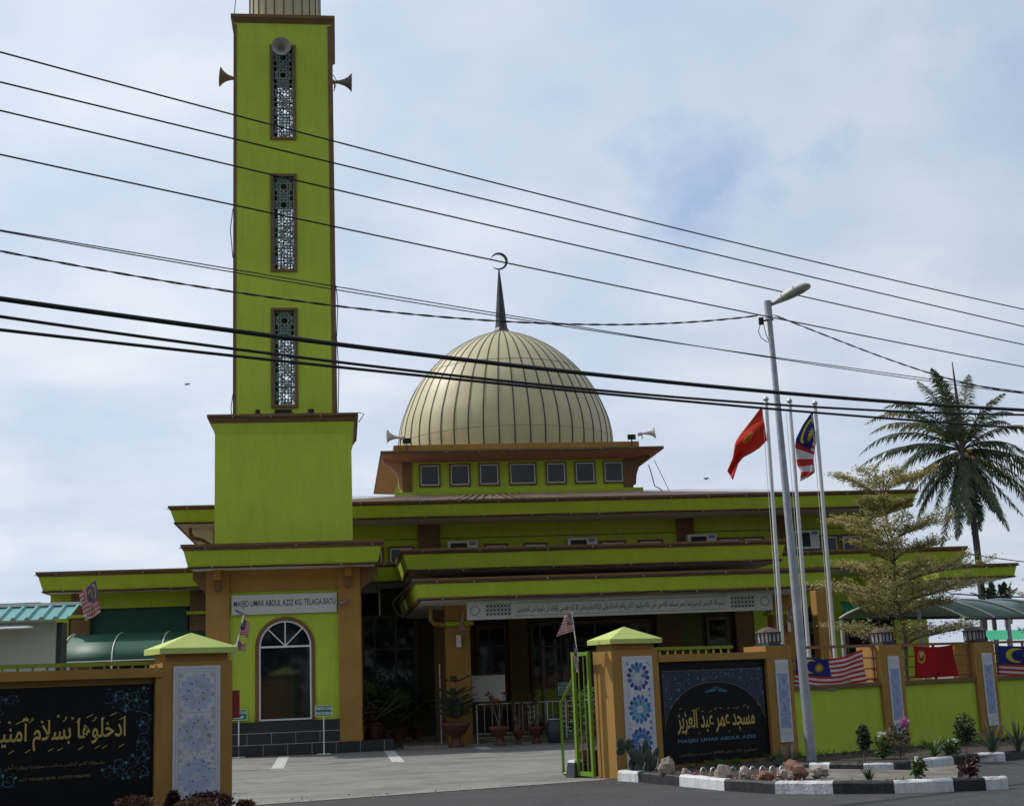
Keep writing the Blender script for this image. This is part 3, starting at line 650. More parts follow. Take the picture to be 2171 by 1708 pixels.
acunit(6.05, .95, 5.40, .6, 'white air conditioner at the left end of the upper wall row'); acunit(9.9, .94, 5.40, .6, 'white air conditioner on the upper wall below the dome')
acunit(13.84, .95, 5.41, .6, 'white air conditioner left of the flagpoles on the upper wall'); acunit(17.34, .9, 5.44, .6, 'large white air conditioner seen between the flagpoles')
# roof slope to the dome box
mb = MB()
for a, b, c, d in (((-2.2, 6.2), (20.9, 6.2), (14.2, 14.6), (4.7, 14.6)), ((20.9, 6.2), (20.9, 29.8), (14.2, 24.2), (14.2, 14.6)), ((20.9, 29.8), (-2.2, 29.8), (4.7, 24.2), (14.2, 24.2)), ((-2.2, 29.8), (-2.2, 6.2), (4.7, 14.6), (4.7, 24.2))):
    mb.face([(*a, 7.05), (*b, 7.05), (*c, 8.42), (*d, 8.42)])
mb.cm = 0
for k in range(66):
    u = -1.9+k*.34; t = .93
    uu = u+(9.4-u)*.42; mb.face([(u, 6.22, 7.11), (u+.09, 6.22, 7.11), (uu+.09, 14.5, 8.45), (uu, 14.5, 8.45)])
mb.build('roof', ROOFM, mq)
# dome box
mb = MB(); mb.box(5.05, 13.75, 15.0, 23.6, 8.3, 9.85); mb.build('clerestory_wall', LIME2, mq)
mb = MB(); mb.box(4.72, 14.1, 14.7, 23.9, 8.42, 8.58); mb.build('ledge', LIME, mq)
for a, b in ((5.02, 5.38), (13.42, 13.78)):
    mb = MB(); mb.box(a, b, 14.93, 15.2, 8.58, 9.85); mb.build('corner_pilaster', BROWN, mq)
for px0, px1 in ((320, 432), (505, 615), (683, 792), (868, 1018), (1092, 1200), (1268, 1378), (1443, 1552)):
    a = M.at((920+px0/2.44)*.848, 1000, 15)[0]; b = M.at((920+px1/2.44)*.848, 1000, 15)[0]
    window(mq, a, b, 8.86, 9.6, 14.99, .06, .03)
# eaves: rim and pink soffit
ro_ = (4.2, 14.82, 14.0, 24.8)
mb = MB()
mb.box(ro_[0], ro_[1], ro_[2], ro_[3], 9.93, 10.03); mb.build('eave_slab', BROWN, mq)
mb = MB(); x0, x1, y0, y1 = ro_; w0 = (5.06, 13.74, 15.01, 23.59)
q0 = [(x0+.03, y0+.03), (x1-.03, y0+.03), (x1-.03, y1-.03), (x0+.03, y1-.03)]; q1 = [(w0[0], w0[2]), (w0[1], w0[2]), (w0[1], w0[3]), (w0[0], w0[3])]
band(mb, q1, 9.72, q0, 9.925); mb.build('soffit', PINK, mq)
# big left soffit wing seen from below and corner brackets
for u_, s_ in ((5.03, -1), (13.77, 1)):
    mb = MB(); pts = [(0, 8.72), (.12, 8.75), (.16, 9.1), (.26, 9.38), (.42, 9.58), (.70, 9.74), (.70, 9.9), (0, 9.9)]
    poly = [(u_+s_*a, z) for a, z in pts]
    if s_ < 0: poly = poly[::-1]
    mb.ext(poly, 14.95, 15.25); mb.build('corner_bracket', PINK if s_ < 0 else BROWN, mq)
mb = MB()
for k in range(9): mb.box(5.0, 5.04, 15.4+k*.7, 15.55+k*.7, 8.6, 9.7)
mb.build('louvre', CAPC, mq)
mb = MB(); mb.box(4.72, 14.1, 15.0, 24.0, 10.03, 10.40); mb.build('parapet', TAN, mq)
string_mb([(4.2, 13.97), (14.8, 13.97)], 9.95, 31).build('light_string', [BLACK, BULB], mq)
# dome
DC = (9.5, 19.4)
prof = [(4.34, 10.3), (4.40, 10.9), (4.38, 11.4), (4.28, 11.95), (4.09, 12.49), (3.86, 13.03), (3.58, 13.53), (3.16, 14.08), (2.62, 14.64), (2.03, 15.1), (1.39, 15.47), (.84, 15.70), (.44, 15.84), (.30, 15.9)]
fine = []
for i in range(len(prof)-1):
    p0 = prof[max(i-1, 0)]; p1 = prof[i]; p2 = prof[i+1]; p3 = prof[min(i+2, len(prof)-1)]
    for t in (0, .33, .67):
        fine.append(tuple(.5*((2*p1[k])+(-p0[k]+p2[k])*t+(2*p0[k]-5*p1[k]+4*p2[k]-p3[k])*t*t+(-p0[k]+3*p1[k]-3*p2[k]+p3[k])*t**3) for k in (0, 1)))
fine.append(prof[-1])
mb = MB(); mb.lathe(fine, (DC[0], DC[1], 0), 88); dm = mb.build('dome', DOME, mq)
mb = MB(); NR = 46
for k in range(NR):
    a = 2*PI*k/NR+.03; ca, sa = math.cos(a), math.sin(a); hw = .022
    rows = []
    for r, z in fine:
        rr = r+.02; h = min(hw, r*.05); rows.append([(DC[0]+r*.995*ca+h*sa, DC[1]+r*.995*sa-h*ca, z), (DC[0]+rr*ca+h*sa, DC[1]+rr*sa-h*ca, z), (DC[0]+rr*ca-h*sa, DC[1]+rr*sa+h*ca, z), (DC[0]+r*.995*ca-h*sa, DC[1]+r*.995*sa+h*ca, z)])
    mb.grid(rows)
mb.build('rib', RIBM, dm)
mb = MB(); mb.lathe([(3.245, 13.985), (3.215, 14.02)], (DC[0], DC[1], 0), 88, cap=False); mb.lathe([(4.405, 11.1), (4.404, 11.115)], (DC[0], DC[1], 0), 88, cap=False); mb.build('panel_joint', pmat('joint_grey', (.2, .18, .12), .6, .2, 4, 0), dm)
mb = MB(); mb.lathe([(.42, 15.84), (.34, 15.93), (.27, 16.05), (.235, 16.3), (.2, 16.8), (.13, 17.6), (.06, 18.3), (.03, 18.6)], (DC[0], DC[1], 0), 8, sm=False); mb.build('spire', DARKM, dm)
cr = []; R1_, R2_, ox = .37, .315, -.085
for k in range(41):
    a = math.radians(-152+304*k/40); cr.append((R1_*math.cos(a), R1_*math.sin(a)))
inn = []
for k in range(41):
    a = math.radians(152-304*k/40); p = (R1_*math.cos(a), R1_*math.sin(a)); th = .105*max(0, math.cos(a/1.75))**1.1
    s_ = (R1_-th)/R1_; inn.append((p[0]*s_, p[1]*s_))
rotc = math.radians(18)
mb = MB(); outer = cr; inner = inn[::-1]
for k in range(40):
    q = [outer[k], outer[k+1], inner[k+1], inner[k]]
    q = [(DC[0]+.02+x*math.cos(rotc)-z*math.sin(rotc), 18.98+x*math.sin(rotc)+z*math.cos(rotc)) for x, z in q]
    mb.ext(q[::-1], DC[1]-.04, DC[1]+.04)
mb.build('crescent', DARKM, dm)
horn(M, (4.95, 14.6, 10.62), (-1, -.1, .08), .5, .27, HORNW, 'white horn loudspeaker at the left foot of the dome', 'loudspeakers beside the dome')
horn(M, (14.15, 14.6, 10.62), (1, -.25, .1), .5, .27, HORNW, 'white horn loudspeaker at the right foot of the dome', 'loudspeakers beside the dome')
for u, lab in ((5.2, 'black floodlight beside the left loudspeaker of the dome'), (13.75, 'black floodlight beside the right loudspeaker of the dome')):
    t = thing('floodlight', lab, 'floodlight', M, (u, 14.7, 10.03), 'floodlights beside the dome'); mb = MB(); mb.box(u-.15, u+.15, 14.6, 14.7, 10.41, 10.6); mb.build('housing', BLACK, t)
    mb = MB(); mb.box(u-.02, u+.02, 14.64, 14.7, 10.03, 10.41); mb.build('bracket', DARKM, t)
# ---- ground floor
mb = MB(); mb.box(-5.4, 3.9, 9.4, 9.6, 0, 4.6); mb.build('ground_floor_wall', INNER, mq)  # near-black wall colour stands in for the deep shade under the left roofs
mb = MB(); mb.box(15.8, 21.6, 7.4, 7.6, 0, 4.6); mb.build('ground_floor_wall', LIME2, mq)
mb = MB(); mb.box(3.9, 15.8, 7.5, 7.7, 0, 4.6); mb.build('hall_wall', pmat('shaded_hall_wall', (.045, .04, .025), .6, .3, 1, 0), mq)  # brown wall darkened, the portico shade is put into its colour
def mcol(px0, px1, pym, v, z0, z1, mat=TAN, d=.5, cap=True):
    a = M.at(px0, pym, v)[0]; b = M.at(px1, pym, v)[0]
    mb = MB(); mb.box(a, b, v, v+d, z0, z1); c = mb.build('column', mat, mq)
    if cap:
        mb = MB(); mb.box(a-.09, b+.09, v-.09, v+d+.09, 3.08, 3.18); mb.build('capital', LIME, c)
    return a, b
mcol(946, 998, 1400, .8, .05, 3.62); mcol(1641, 1690, 1340, .8, .05, 3.62)
mcol(1733, 1762, 1300, 3.5, .05, 4.56, cap=False)
# left wing: columns, beam and blind
for a, b in ((150, 190), (402, 440)):
    ua = M.at(a, 1310, 5.6)[0]; ub = M.at(b, 1310, 5.6)[0]; mb = MB(); mb.box(ua, ub, 5.6, 6.1, 0, 4.56); c = mb.build('column', BROWN, mq)
    mb = MB(); mb.box(ua-.08, ub+.08, 5.52, 6.18, 3.86, 3.95); mb.build('capital', LIME, c)
mb = MB(); mb.box(-5.7, 3.2, 5.75, 6.0, 4.12, 4.56); mb.build('beam', LIME, mq)
mb = MB(); mb.box(-4.7, -1.8, 5.85, 5.9, 2.9, 4.12); mb.build('roller_blind', SCREEN, mq)
mb = MB(); mb.box(-5.55, -5.2, 5.9, 8.6, 2.6, 4.56); mb.build('side_wall', LIME2, mq)
# hall windows under the portico
def hallwin(x0, x1, y0, y1, v=7.48, mull=(), trans=(), gm=GLASS, fm=None):
    fm = fm or pmat('shaded_frame', (.10, .10, .095), .6, .1, 3, 0)  # frame grey lowered: shade under the roof painted into the colour
    a, z1 = M.at(x0, y0, v); b, z0 = M.at(x1, y1, v)
    mu = [M.at(x, (y0+y1)/2, v)[0] for x in mull]; tr = [M.at((x0+x1)/2, y, v)[1] for y in trans]
    window(mq, a, b, max(z0, .3), z1, v, .04, .06, mu, tr, gm, BROWN, fm)
hallwin(768, 885, 1308, 1500, 7.49, (795, 840), (1375,))
hallwin(1012, 1078, 1330, 1500, 7.48, (1040,), (1368,))
hallwin(1125, 1390, 1322, 1520, 7.48, (1148, 1191, 1265, 1330), (1366,))
hallwin(1498, 1560, 1310, 1560, 7.48, (), ())
hallwin(1605, 1640, 1305, 1560, 7.48, (), (1345,))
hallwin(1790, 1900, 1300, 1400, 7.38, (1830, 1865), (1330,))
hallwin(1690, 1735, 1290, 1400, 7.38, (1712,), (1340,))
for x0, x1 in ((1081, 1121), (1398, 1448), (1448, 1492), (1566, 1602)):
    a = M.at(x0, 1400, 7.2)[0]; b = M.at(x1, 1400, 7.2)[0]; mb = MB(); mb.box(a, b, 7.2, 7.5, .05, 4.5); mb.build('pilaster', BROWN if x0 != 1448 else pmat('shaded_lime_paint', (.10, .12, .02), .8, .15, 3, .1), mq)  # one lime strip darkened to olive, its shade painted into the colour
mb = MB(); a = M.at(924, 1500, 2.6)[0]; mb.box(a, a+.5, 2.6, 3.0, .05, 3.62); mb.build('column', BROWN, mq)
# white edge trim of the ramp
mb = MB(); a, za = M.at(921, 1330+70, 1.0); mb.box(a+.1, a+.13, .8, .83, .06, 2.1); mb.build('edge_strip', ALU, mq)
# downpipe
mb = MB(); mb.tube([(5.0, .6, 3.6), (5.0, .6, 3.25), (5.08, .62, 3.14), (5.3, .7, 3.12), (5.45, .8, 3.12)], .06, 10); mb.build('downpipe', TAN, mq)
mb = MB(); mb.tube([(-1.9, 7.3, 6.58), (-1.9, 7.3, 6.4), (-1.8, 7.35, 6.28), (-1.55, 7.4, 6.22), (-1.35, 7.4, 6.1), (-1.35, 7.4, 5.1)], .06, 10); mb.build('downpipe', BROWN, mq)
mb = MB()
pts = [(879, 1228), (858, 1250), (832, 1277), (834, 1284), (842, 1300), (855, 1307), (866, 1305), (858, 1290), (853, 1278)]
mb.tube([(*[M.at(x, y, -1.6)[0]], -1.6, M.at(x, y, -1.6)[1]) for x, y in pts], .016, 5); mb.build('loose_cable', BLACK, mq)
# wire on the roof behind the box
mb = MB(); pts = [(1375, 985), (1380, 1000), (1388, 1030), (1400, 1036), (1408, 1045)]
mb.tube([(M.at(x, y, 14)[0], 14, M.at(x, y, 14)[1]) for x, y in pts], .02, 4); mb.build('loose_cable', DARKM, mq)
mb = MB(); pts = [(1387, 975), (1420, 1042)]
mb.tube([(M.at(x, y, 14)[0], 14, M.at(x, y, 14)[1]) for x, y in pts], .012, 4); mb.build('loose_cable', DARKM, mq)
# ---- verse banner under the portico edge
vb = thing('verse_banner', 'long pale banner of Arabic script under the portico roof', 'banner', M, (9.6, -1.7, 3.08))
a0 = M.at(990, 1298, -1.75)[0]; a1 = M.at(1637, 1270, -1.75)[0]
mb = MB(); mb.box(a0, a1, -1.75, -1.70, 3.10, 3.55); mb.build('board', pmat('shaded_banner_sheet', (.34, .35, .31), .7, .06, 2, .05, 20, dirt=.2, dcol=(.2, .2, .17)), vb)  # board white darkened to grey, canopy shade included in the base colour
mb = MB()
for z in (3.17, 3.48): mb.box(a0+1.2, a1-1.2, -1.754, -1.75, z, z+.008)
for cx, sg in ((a0+.78, 1), (a1-.78, -1)):
    for i in range(-3, 4):
        for j in (-1, 0, 1):
            c = (cx+i*.09, 3.325+j*.1)
            for k in range(4): mb.flat(petal(c[0], c[1], .045, .03, k*PI/2+(i+j)*PI/4), -1.7535)
            mb.flat(ell(c[0]+.045, c[1]+.05, .014, .014), -1.7535)
    e = (cx-.5*sg*1.0)
for cx in (a0+.2, a1-.2):
    for k in range(6):
        for q in (0, PI/6):
            a = PI/3*k+q; b = a+PI/3; ribbon(mb, [(cx+.12*math.cos(a), 3.325+.12*math.sin(a)), (cx+.12*math.cos(b), 3.325+.12*math.sin(b))], .004, -1.7535)
mb.build('border_pattern', INK, vb)
lettering('بسم الله الرحمن الرحيم إنما يعمر مساجد الله من آمن بالله واليوم الآخر وأقام الصلاة وآتى الزكاة ولم يخش إلا الله فعسى أولئك أن يكونوا من المهتدين', a0+1.25, a1-1.25, 3.20, 3.45, -1.7515, INK, vb, True, bold=.008)
# ------------------------------------------------------------------ zoomed-view helpers (coordinates measured in the reference)
def zf(x0, y0, s): return lambda x, y: ((x0+x/s)*.84805, (y0+y/s)*.84805)
R1 = zf(1960, 1480, 3.2); Z4 = zf(1440, 1500, 3.323); Z3 = zf(1000, 1400, 2.782); ZL = zf(0, 1360, 2.611); Z7 = zf(2100, 1700, 4.72); R3 = zf(2060, 840, 2.512); ZP = zf(1760, 660, 2.8475); ZA = zf(0, 1700, 5.4275)
# ------------------------------------------------------------------ GATE PILLARS
def gate_pillar(u0, label):
    t = thing('gate_pillar', label, 'gate pillar', B, (u0+.49, .25, 0), 'gate pillars'); u1 = u0+.98
    mb = MB(); mb.box(u0, u1, 0, .5, 0, 2.02); mb.box(u0+.05, u1-.05, .04, .46, 2.02, 2.13); mb.build('shaft', TAN, t)
    mb = MB(); o = .06; mb.box(u0-o, u1+o, -o, .5+o, 2.125, 2.20)
    c = ((u0+u1)/2, .25, 2.41); q = [(u0-o, -o), (u1+o, -o), (u1+o, .5+o), (u0-o, .5+o)]
    for i in range(4): mb.face([(*q[i], 2.20), (*q[(i+1) % 4], 2.20), c])
    mb.build('cap', CAPC, t); return t
gr = gate_pillar(0, 'tan gate pillar right of the driveway with deep blue rosette tiles')
gl = gate_pillar(-7.53, 'tan gate pillar left of the driveway with faded pale tiles')
def rosette(mb, cx, cz, R, n, y, ci, petal_m, outer_m, centre_m, rnd=None, alt=None):
    """ci: dict of material indices"""
    y2 = y-.0015
    for k in range(n):
        a = 2*PI*k/n+.1
        mb.cm = petal_m if not (rnd and rnd.random() < .3) else (alt or petal_m)
        mb.flat(petal(cx+R*.22*math.cos(a), cz+R*.22*math.sin(a), R*.46, R*.22, a), y)
        b = a+PI/n; mb.cm = outer_m if not (rnd and rnd.random() < .35) else (alt or outer_m)
        mb.flat(petal(cx+R*.56*math.cos(b), cz+R*.56*math.sin(b), R*.42, R*.31, b), y)
    mb.cm = centre_m; mb.flat(ell(cx, cz, R*.13, R*.13), y)
    for k in range(n):
        a = 2*PI*k/n+.1+PI/n; mb.flat(ell(cx+R*.24*math.cos(a), cz+R*.24*math.sin(a), R*.025, R*.025, 0, 6), y2)
def tile_panel(par, a, b, z0, z1, y, kind, seed):
    rnd = random.Random(seed); mb = MB(); mb.box(a, b, y, y+.02, z0, z1); pn = mb.build('tile_panel', MARB, par)
    mb = MB(); yy = y-.002; w = b-a; m = w*.10; R = (w-2*m)/2*.98
    mats = [TNV, TBL, TTL, TGR, TPB, TDT, MARB]
    # frame lines
    for o_, th, c in ((.05, .006, 3), (.105, .006, 3 if kind == 'faded' else 4)):
        mb.cm = c; o = w*o_
        mb.flat([(a+o, z0+o), (a+o+th, z0+o), (a+o+th, z1-o), (a+o, z1-o)], yy); mb.flat([(b-o-th, z0+o), (b-o, z0+o), (b-o, z1-o), (b-o-th, z1-o)], yy)
        mb.flat([(a+o, z1-o-th), (b-o, z1-o-th), (b-o, z1-o), (a+o, z1-o)], yy)
    step = 2*R*1.06; k = 0; cz = z1-m*1.3-R
    while cz+R*.3 > z0+.05:
        cx = (a+b)/2
        if kind == 'faded':
            pm = rnd.choice([3, 4, 3]); rosette(mb, cx, cz, R, 14, yy, 0, pm, 4 if k != 1 else 3, 4, rnd, 4)
            for _ in range(14):
                aa = rnd.uniform(0, 2*PI); rr = R*rnd.uniform(.3, .95); mb.cm = rnd.choice([0, 1, 1]); mb.flat(ell(cx+rr*math.cos(aa), cz+rr*math.sin(aa), .014, .008, aa, 6), yy-.003)
        else:
            pal = [(3, 0, 4), (2, 1, 3), (1, 0, 2), (2, 1, 3)][k % 4]; rosette(mb, cx, cz, R, 14, yy, 0, pal[0], pal[1], pal[2], rnd, 1)
            for _ in range(5):
                aa = rnd.uniform(0, 2*PI); mb.cm = 0; mb.flat(ell(cx+R*.8*math.cos(aa), cz+R*.8*math.sin(aa), R*.09, R*.07, aa, 7), yy-.003)
        # corner stars and band marks between rosettes
        for sx in (-1, 1):
            for sz in (-1, 1):
                mb.cm = (3 if kind == 'faded' else rnd.choice([1, 2, 4]))
                for q in range(4): mb.flat(petal(cx+sx*R*.86, cz+sz*R*.86, R*.13, R*.09, q*PI/2+PI/4), yy-.001)
        for q in range(9):
            mb.cm = rnd.choice([3, 5] if kind == 'faded' else [4, 0, 2]); xx = a+m+(w-2*m)*(q+.5)/9
            mb.flat([(xx-.012, cz-R*1.02), (xx, cz-R*1.05), (xx+.012, cz-R*1.02), (xx, cz-R*.99)], yy-.001)
        cz -= step; k += 1
    n = int((z1-z0-.1)/.055)
    for q in range(n):
        zz = z0+.06+q*.055
        for xx in (a+w*.125, b-w*.125):
            mb.cm = rnd.choice([3, 5, 4] if kind == 'faded' else [0, 4, 3]); mb.flat([(xx-.006, zz), (xx, zz-.012), (xx+.006, zz), (xx, zz+.012)], yy-.001)
    mb.cm = 3
    for zz in (z0+(z1-z0)*.68, z0+(z1-z0)*.33): mb.flat([(a, zz), (b, zz), (b, zz+.003), (a, zz+.003)], yy-.004)
    mb.build('rosette_pattern', mats, pn)
a0, zt = B.at(1317, 1391); a1, _ = B.at(1380, 1388); tile_panel(gr, a0, a1, .06, zt, -.021, 'deep', 3)
a0, zt = B.at(367, 1412); a1, _ = B.at(466, 1410); tile_panel(gl, a0, a1, .06, zt, -.021, 'faded', 5)
mb = MB(); mb.box(-6.55, -6.40, .1, .35, 1.25, 1.62)
t = thing('red_box', 'small dark red box on the inner side of the left gate pillar', 'box', B, (-6.5, .2, 1.25)); mb.build('casing', REDP, t)
mb = MB(); mb.box(-6.58, -6.53, .16, .30, 1.30, 1.56); mb.build('back_plate', DARKM, t)
t = thing('gate', 'green steel gate edge behind the left gate pillar', 'gate', B, (-6.5, .55, 0), 'green driveway gates')
mb = MB(); mb.box(-6.54, -6.47, .52, .58, .05, 2.0); mb.box(-6.54, -6.47, 1.3, 1.36, .05, 2.0); mb.box(-6.54, -6.47, .58, 1.3, .05, .12); mb.box(-6.54, -6.47, .58, 1.3, 1.93, 2.0); mb.build('frame', GATEC, t)
for k in range(4):
    mb = MB(); mb.tube([(-6.505, .7+k*.15, .12), (-6.505, .7+k*.15, 1.93)], .012, 6); mb.build('bar', GATEC, t)
# open gate leaf at the right pillar
t = thing('gate', 'open green steel gate leaf standing beside the right gate pillar', 'gate', B, (-.1, .8, 0), 'green driveway gates')
gu = -.13; s = .026
mb = MB()
for v in (.46, .88): mb.box(gu-s, gu+s, v-s, v+s, .02, 2.03)
mb.box(gu-s*.9, gu+s*.9, .46+s, .88-s, .03, .1); mb.box(gu-s*.9, gu+s*.9, .46+s, .88-s, 1.96, 2.02)
mb.build('frame', GATEC, t)
mb = MB(); mb.tube([(gu, .90, 1.60), (gu-.05, 1.22, 1.18), (gu-.05, 1.22, .06)], .032, 4); mb.tube([(gu-.05, 1.22, .06), (gu, .90, .06)], .032, 4); mb.build('brace', GATEC, t)
for v in (.6, .74):
    mb = MB(); mb.tube([(gu, v, .1), (gu, v, 1.97)], .011, 6); mb.build('bar', GATEC, t)
# ------------------------------------------------------------------ SIGN WALLS
def sign_wall(u0, u1, ztop, label, seg=None):
    t = thing('sign_wall', label, 'wall', B, ((u0+u1)/2, .2, 0), 'sign walls at the gate')
    mb = MB(); mb.box(u0, u1, .10, .34, 0, ztop-.12); mb.build('wall', TAN, t)
    mb = MB(); mb.box(u0, u1, -.02, .38, ztop-.12, ztop); mb.build('coping', TAN, t)
    return t
wl = sign_wall(-16, -7.531, 1.95, 'tan sign wall left of the driveway'); wr = sign_wall(.981, 3.44, 1.93, 'tan sign wall right of the driveway')
mb = MB(); mb.box(-7.62, -7.531, .0, .1, 0, 1.83); mb.build('side_strip', TAN, wl)
def toprail(u0, u1, z, label, n):
    t = thing('top_railing', label, 'railing', B, ((u0+u1)/2, .28, z-.2), 'green railings on the sign walls')
    mb = MB(); mb.box(u0, u1, .25, .31, z-.05, z); mb.build('rail', RAILC, t)
    for k in range(n):
        x = u0+(u1-u0)*(k+.5)/n; mb = MB(); mb.box(x-.012, x+.012, .265, .295, 1.925, z-.05); mb.build('baluster', RAILC, t)
toprail(-13.5, -7.56, 2.045, 'long green railing on top of the left sign wall', 32); toprail(1.0, 2.92, 2.06, 'short green railing on top of the right sign wall', 11)
def spiral(mb, cx, cz, r, a0, sg, w, y, turns=1.15, n=20):
    pts = []
    for k in range(n+1):
        t = k/n; a = a0+sg*2*PI*turns*t; rr = r*(1-.78*t); pts.append((cx+rr*math.cos(a), cz+rr*math.sin(a)))
    ribbon(mb, pts, w, y)
def flower(mb, cx, cz, r, y, n=5):
    for k in range(n): mb.flat(petal(cx, cz, r, r*.6, 2*PI*k/n+.3), y)
def arabesque(mb, pts, r, y, rnd, w=.006):
    for i, (x, z) in enumerate(pts):
        mb.cm = rnd.choice([0, 0, 1]); sg = 1 if i % 2 else -1; a0 = rnd.uniform(0, 6.28); rr = r*rnd.uniform(.8, 1.1)
        spiral(mb, x, z, rr, a0, sg, w, y)
        mb.cm = 2; spiral(mb, x+rr*.5, z-rr*.4, rr*.7, a0+2, -sg, w*.8, y+.0008)
        mb.cm = 1; flower(mb, x+rr*math.cos(a0+2.5), z+rr*math.sin(a0+2.5), rr*.3, y-.0008); mb.cm = rnd.choice([0, 1])
        for q in range(3):
            a = rnd.uniform(0, 6.28); mb.flat(petal(x+rr*math.cos(a), z+rr*math.sin(a), rr*.35, rr*.18, a+sg*1.2), y-.0012)
def harakat(mb, u0, u1, z0, z1, y, n, h, rnd, below=True):
    for k in range(n):
        u = u0+(u1-u0)*(k+.5)/n+rnd.uniform(-.02, .02); z = z1+rnd.uniform(-.05, .03); c = rnd.random()
        if c < .4: ribbon(mb, [(u, z), (u+h*1.2, z+h*.55)], h*.07, y)
        elif c < .7: mb.flat(petal(u, z, h*.5, h*.25, 1.9), y); mb.flat(petal(u, z, h*.5, h*.25, 1.1), y)
        else: spiral(mb, u, z+h*.2, h*.22, 0, 1, h*.07, y, .9, 10); ribbon(mb, [(u+h*.1, z+h*.1), (u-h*.5, z-h*.4)], h*.07, y)
        if below and rnd.random() < .35: ribbon(mb, [(u, z0-.01), (u+h*.9, z0+h*.35)], h*.06, y)
# left board
sb = thing('sign_board', 'black granite board with large gold Arabic script, left of the driveway', 'sign board', B, (-9, .04, 0))
v0 = .055
ub1 = B.at(331, 1550, v0)[0]; ub0 = B.at(-95, 1550, v0)[0]; zt = B.at(300, 1449, v0)[1]
mb = MB(); mb.box(ub0, ub1, v0, .099, .12, zt); mb.build('board', BRD, sb)
def BA(f, x, y, v=v0): return B.at(*f(x, y), v)
(l, z1) = BA(ZA, -160, 470); (r, z0) = BA(ZA, 1700, 900)
z1 = BA(ZA, 1000, 480)[1]; z0 = BA(ZA, 1000, 930)[1]
lettering('ادخلوها بسلام آمنين', l, r, z0, z1, v0-.001, GOLD, sb, True, bold=.012)
rnd = random.Random(4); mb = MB(); harakat(mb, l, r-.05, z0, z1-.03, v0-.0025, 17, .07, rnd); mb.build('vowel_marks', GOLD, sb)
l = BA(ZA, 55, 1200)[0]; r = BA(ZA, 1420, 1090)[0]; zc = BA(ZA, 740, 1145)[1]
lettering('ماسوقله كامو كدالمن سلامت سجهترا برولیه أمان', l, r, zc-.035, zc+.035, v0-.001, GOLD2, sb, True)
l = BA(ZA, 250, 1360)[0]; r = BA(ZA, 1220, 1290)[0]; zc = BA(ZA, 740, 1325)[1]
lettering('ACT MASJID BIMB  02039010066905', l, r, zc-.023, zc+.023, v0-.001, GOLD2, sb)
mb = MB(); rnd = random.Random(11)
ru = BA(ZA, 2045, 400)[0]; zt_ = BA(ZA, 2000, 120)[1]; zb_ = BA(ZA, 2000, 1310)[1]; lu = BA(ZA, -480, 400)[0]
for (u_, z_, su, sz) in ((ru, zt_, -1, -1), (ru, zb_, -1, 1), (lu, zt_, 1, -1), (lu, zb_, 1, 1)):
    pts = [(u_+su*(.09+.155*i), z_+sz*(.07+.155*j)) for i, j in ((0, 0), (1, 0), (2, 0), (3, .05), (0, 1), (1, .9), (0, 2), (.1, 2.7), (2, .75))]
    arabesque(mb, pts, .085, v0-.002, rnd, .0035)
mb.build('arabesque_border', [ARA1, ARA2, ARA3], sb)
# right board
sb = thing('sign_board', 'black board with the mosque name in gold and blue under a blue arabesque arch', 'sign board', B, (2.2, .04, 0))
ub0, _ = BA(Z4, 700, 600); ub1, _ = BA(Z4, 1590, 560); zt = BA(Z4, 1100, 505)[1]
mb = MB(); mb.box(1.0, ub1+.04, v0, .099, .15, zt); mb.build('board', BRD, sb)
fl = BA(Z4, 716, 590); fr_ = BA(Z4, 1542, 574); ap = BA(Z4, 1150, 676); el = BA(Z4, 760, 1020)
uc = (fl[0]+fr_[0])/2; hw = (fr_[0]-fl[0])/2-.03; rise = ap[1]-el[1]
def archz(u): t = min(1, abs(u-uc)/hw); return el[1]+rise*(1-t**2.2)**.62
mb = MB(); y = v0-.001; n = 40
for k in range(n):
    a = fl[0]+(fr_[0]-fl[0])*k/n; b = fl[0]+(fr_[0]-fl[0])*(k+1)/n; za = max(archz(a), el[1]); zb = max(archz(b), el[1]); mb.flat([(a, za), (b, zb), (b, fl[1]), (a, fl[1])], y)
mb.build('arch_ground', ARABG, sb)
mb = MB(); rnd = random.Random(2); pts = []
for i in range(11):
    for j in range(7):
        u = fl[0]+.10+i*(fr_[0]-fl[0]-.2)/10; z = fl[1]-.085-j*.15
        if z > archz(u)+.055: pts.append((u, z))
arabesque(mb, pts, .085, v0-.003, rnd, .005)
mb.cm = 1
au = (ap[0]+.02, ap[1]-.13)
for k in range(-4, 5): mb.flat(petal(au[0]+k*.05, au[1]-abs(k)*.012, .06, .035, PI/2-k*.25), v0-.003); mb.flat(petal(au[0]+k*.05, au[1]-abs(k)*.012, .05, .03, -PI/2+k*.2+(1.2 if k > 0 else -1.2)), v0-.003)
mb.build('arabesque_border', [ARA1, ARA2, ARA3], sb)
mb = MB(); pts = [(fl[0]+(fr_[0]-fl[0])*k/60, archz(fl[0]+(fr_[0]-fl[0])*k/60)) for k in range(61)]
for a, b in zip(pts[:-1], pts[1:]): ribbon(mb, [a, b], .004, v0-.004)
for q in ([(fl[0], fl[1]), (fr_[0], fl[1])], [(fl[0], fl[1]), (fl[0], el[1]-.1)], [(fr_[0], fl[1]), (fr_[0], el[1]-.1)]): ribbon(mb, q, .003, v0-.004)
mb.build('arch_outline', GOLD2, sb)
l = BA(Z4, 840, 1000)[0]; r = BA(Z4, 1480, 950)[0]; z1 = BA(Z4, 1150, 895)[1]; z0 = BA(Z4, 1150, 1095)[1]
lettering('مسجد عمر عبد العزيز', l, r, z0, z1, v0-.002, GOLD, sb, True, bold=.014)
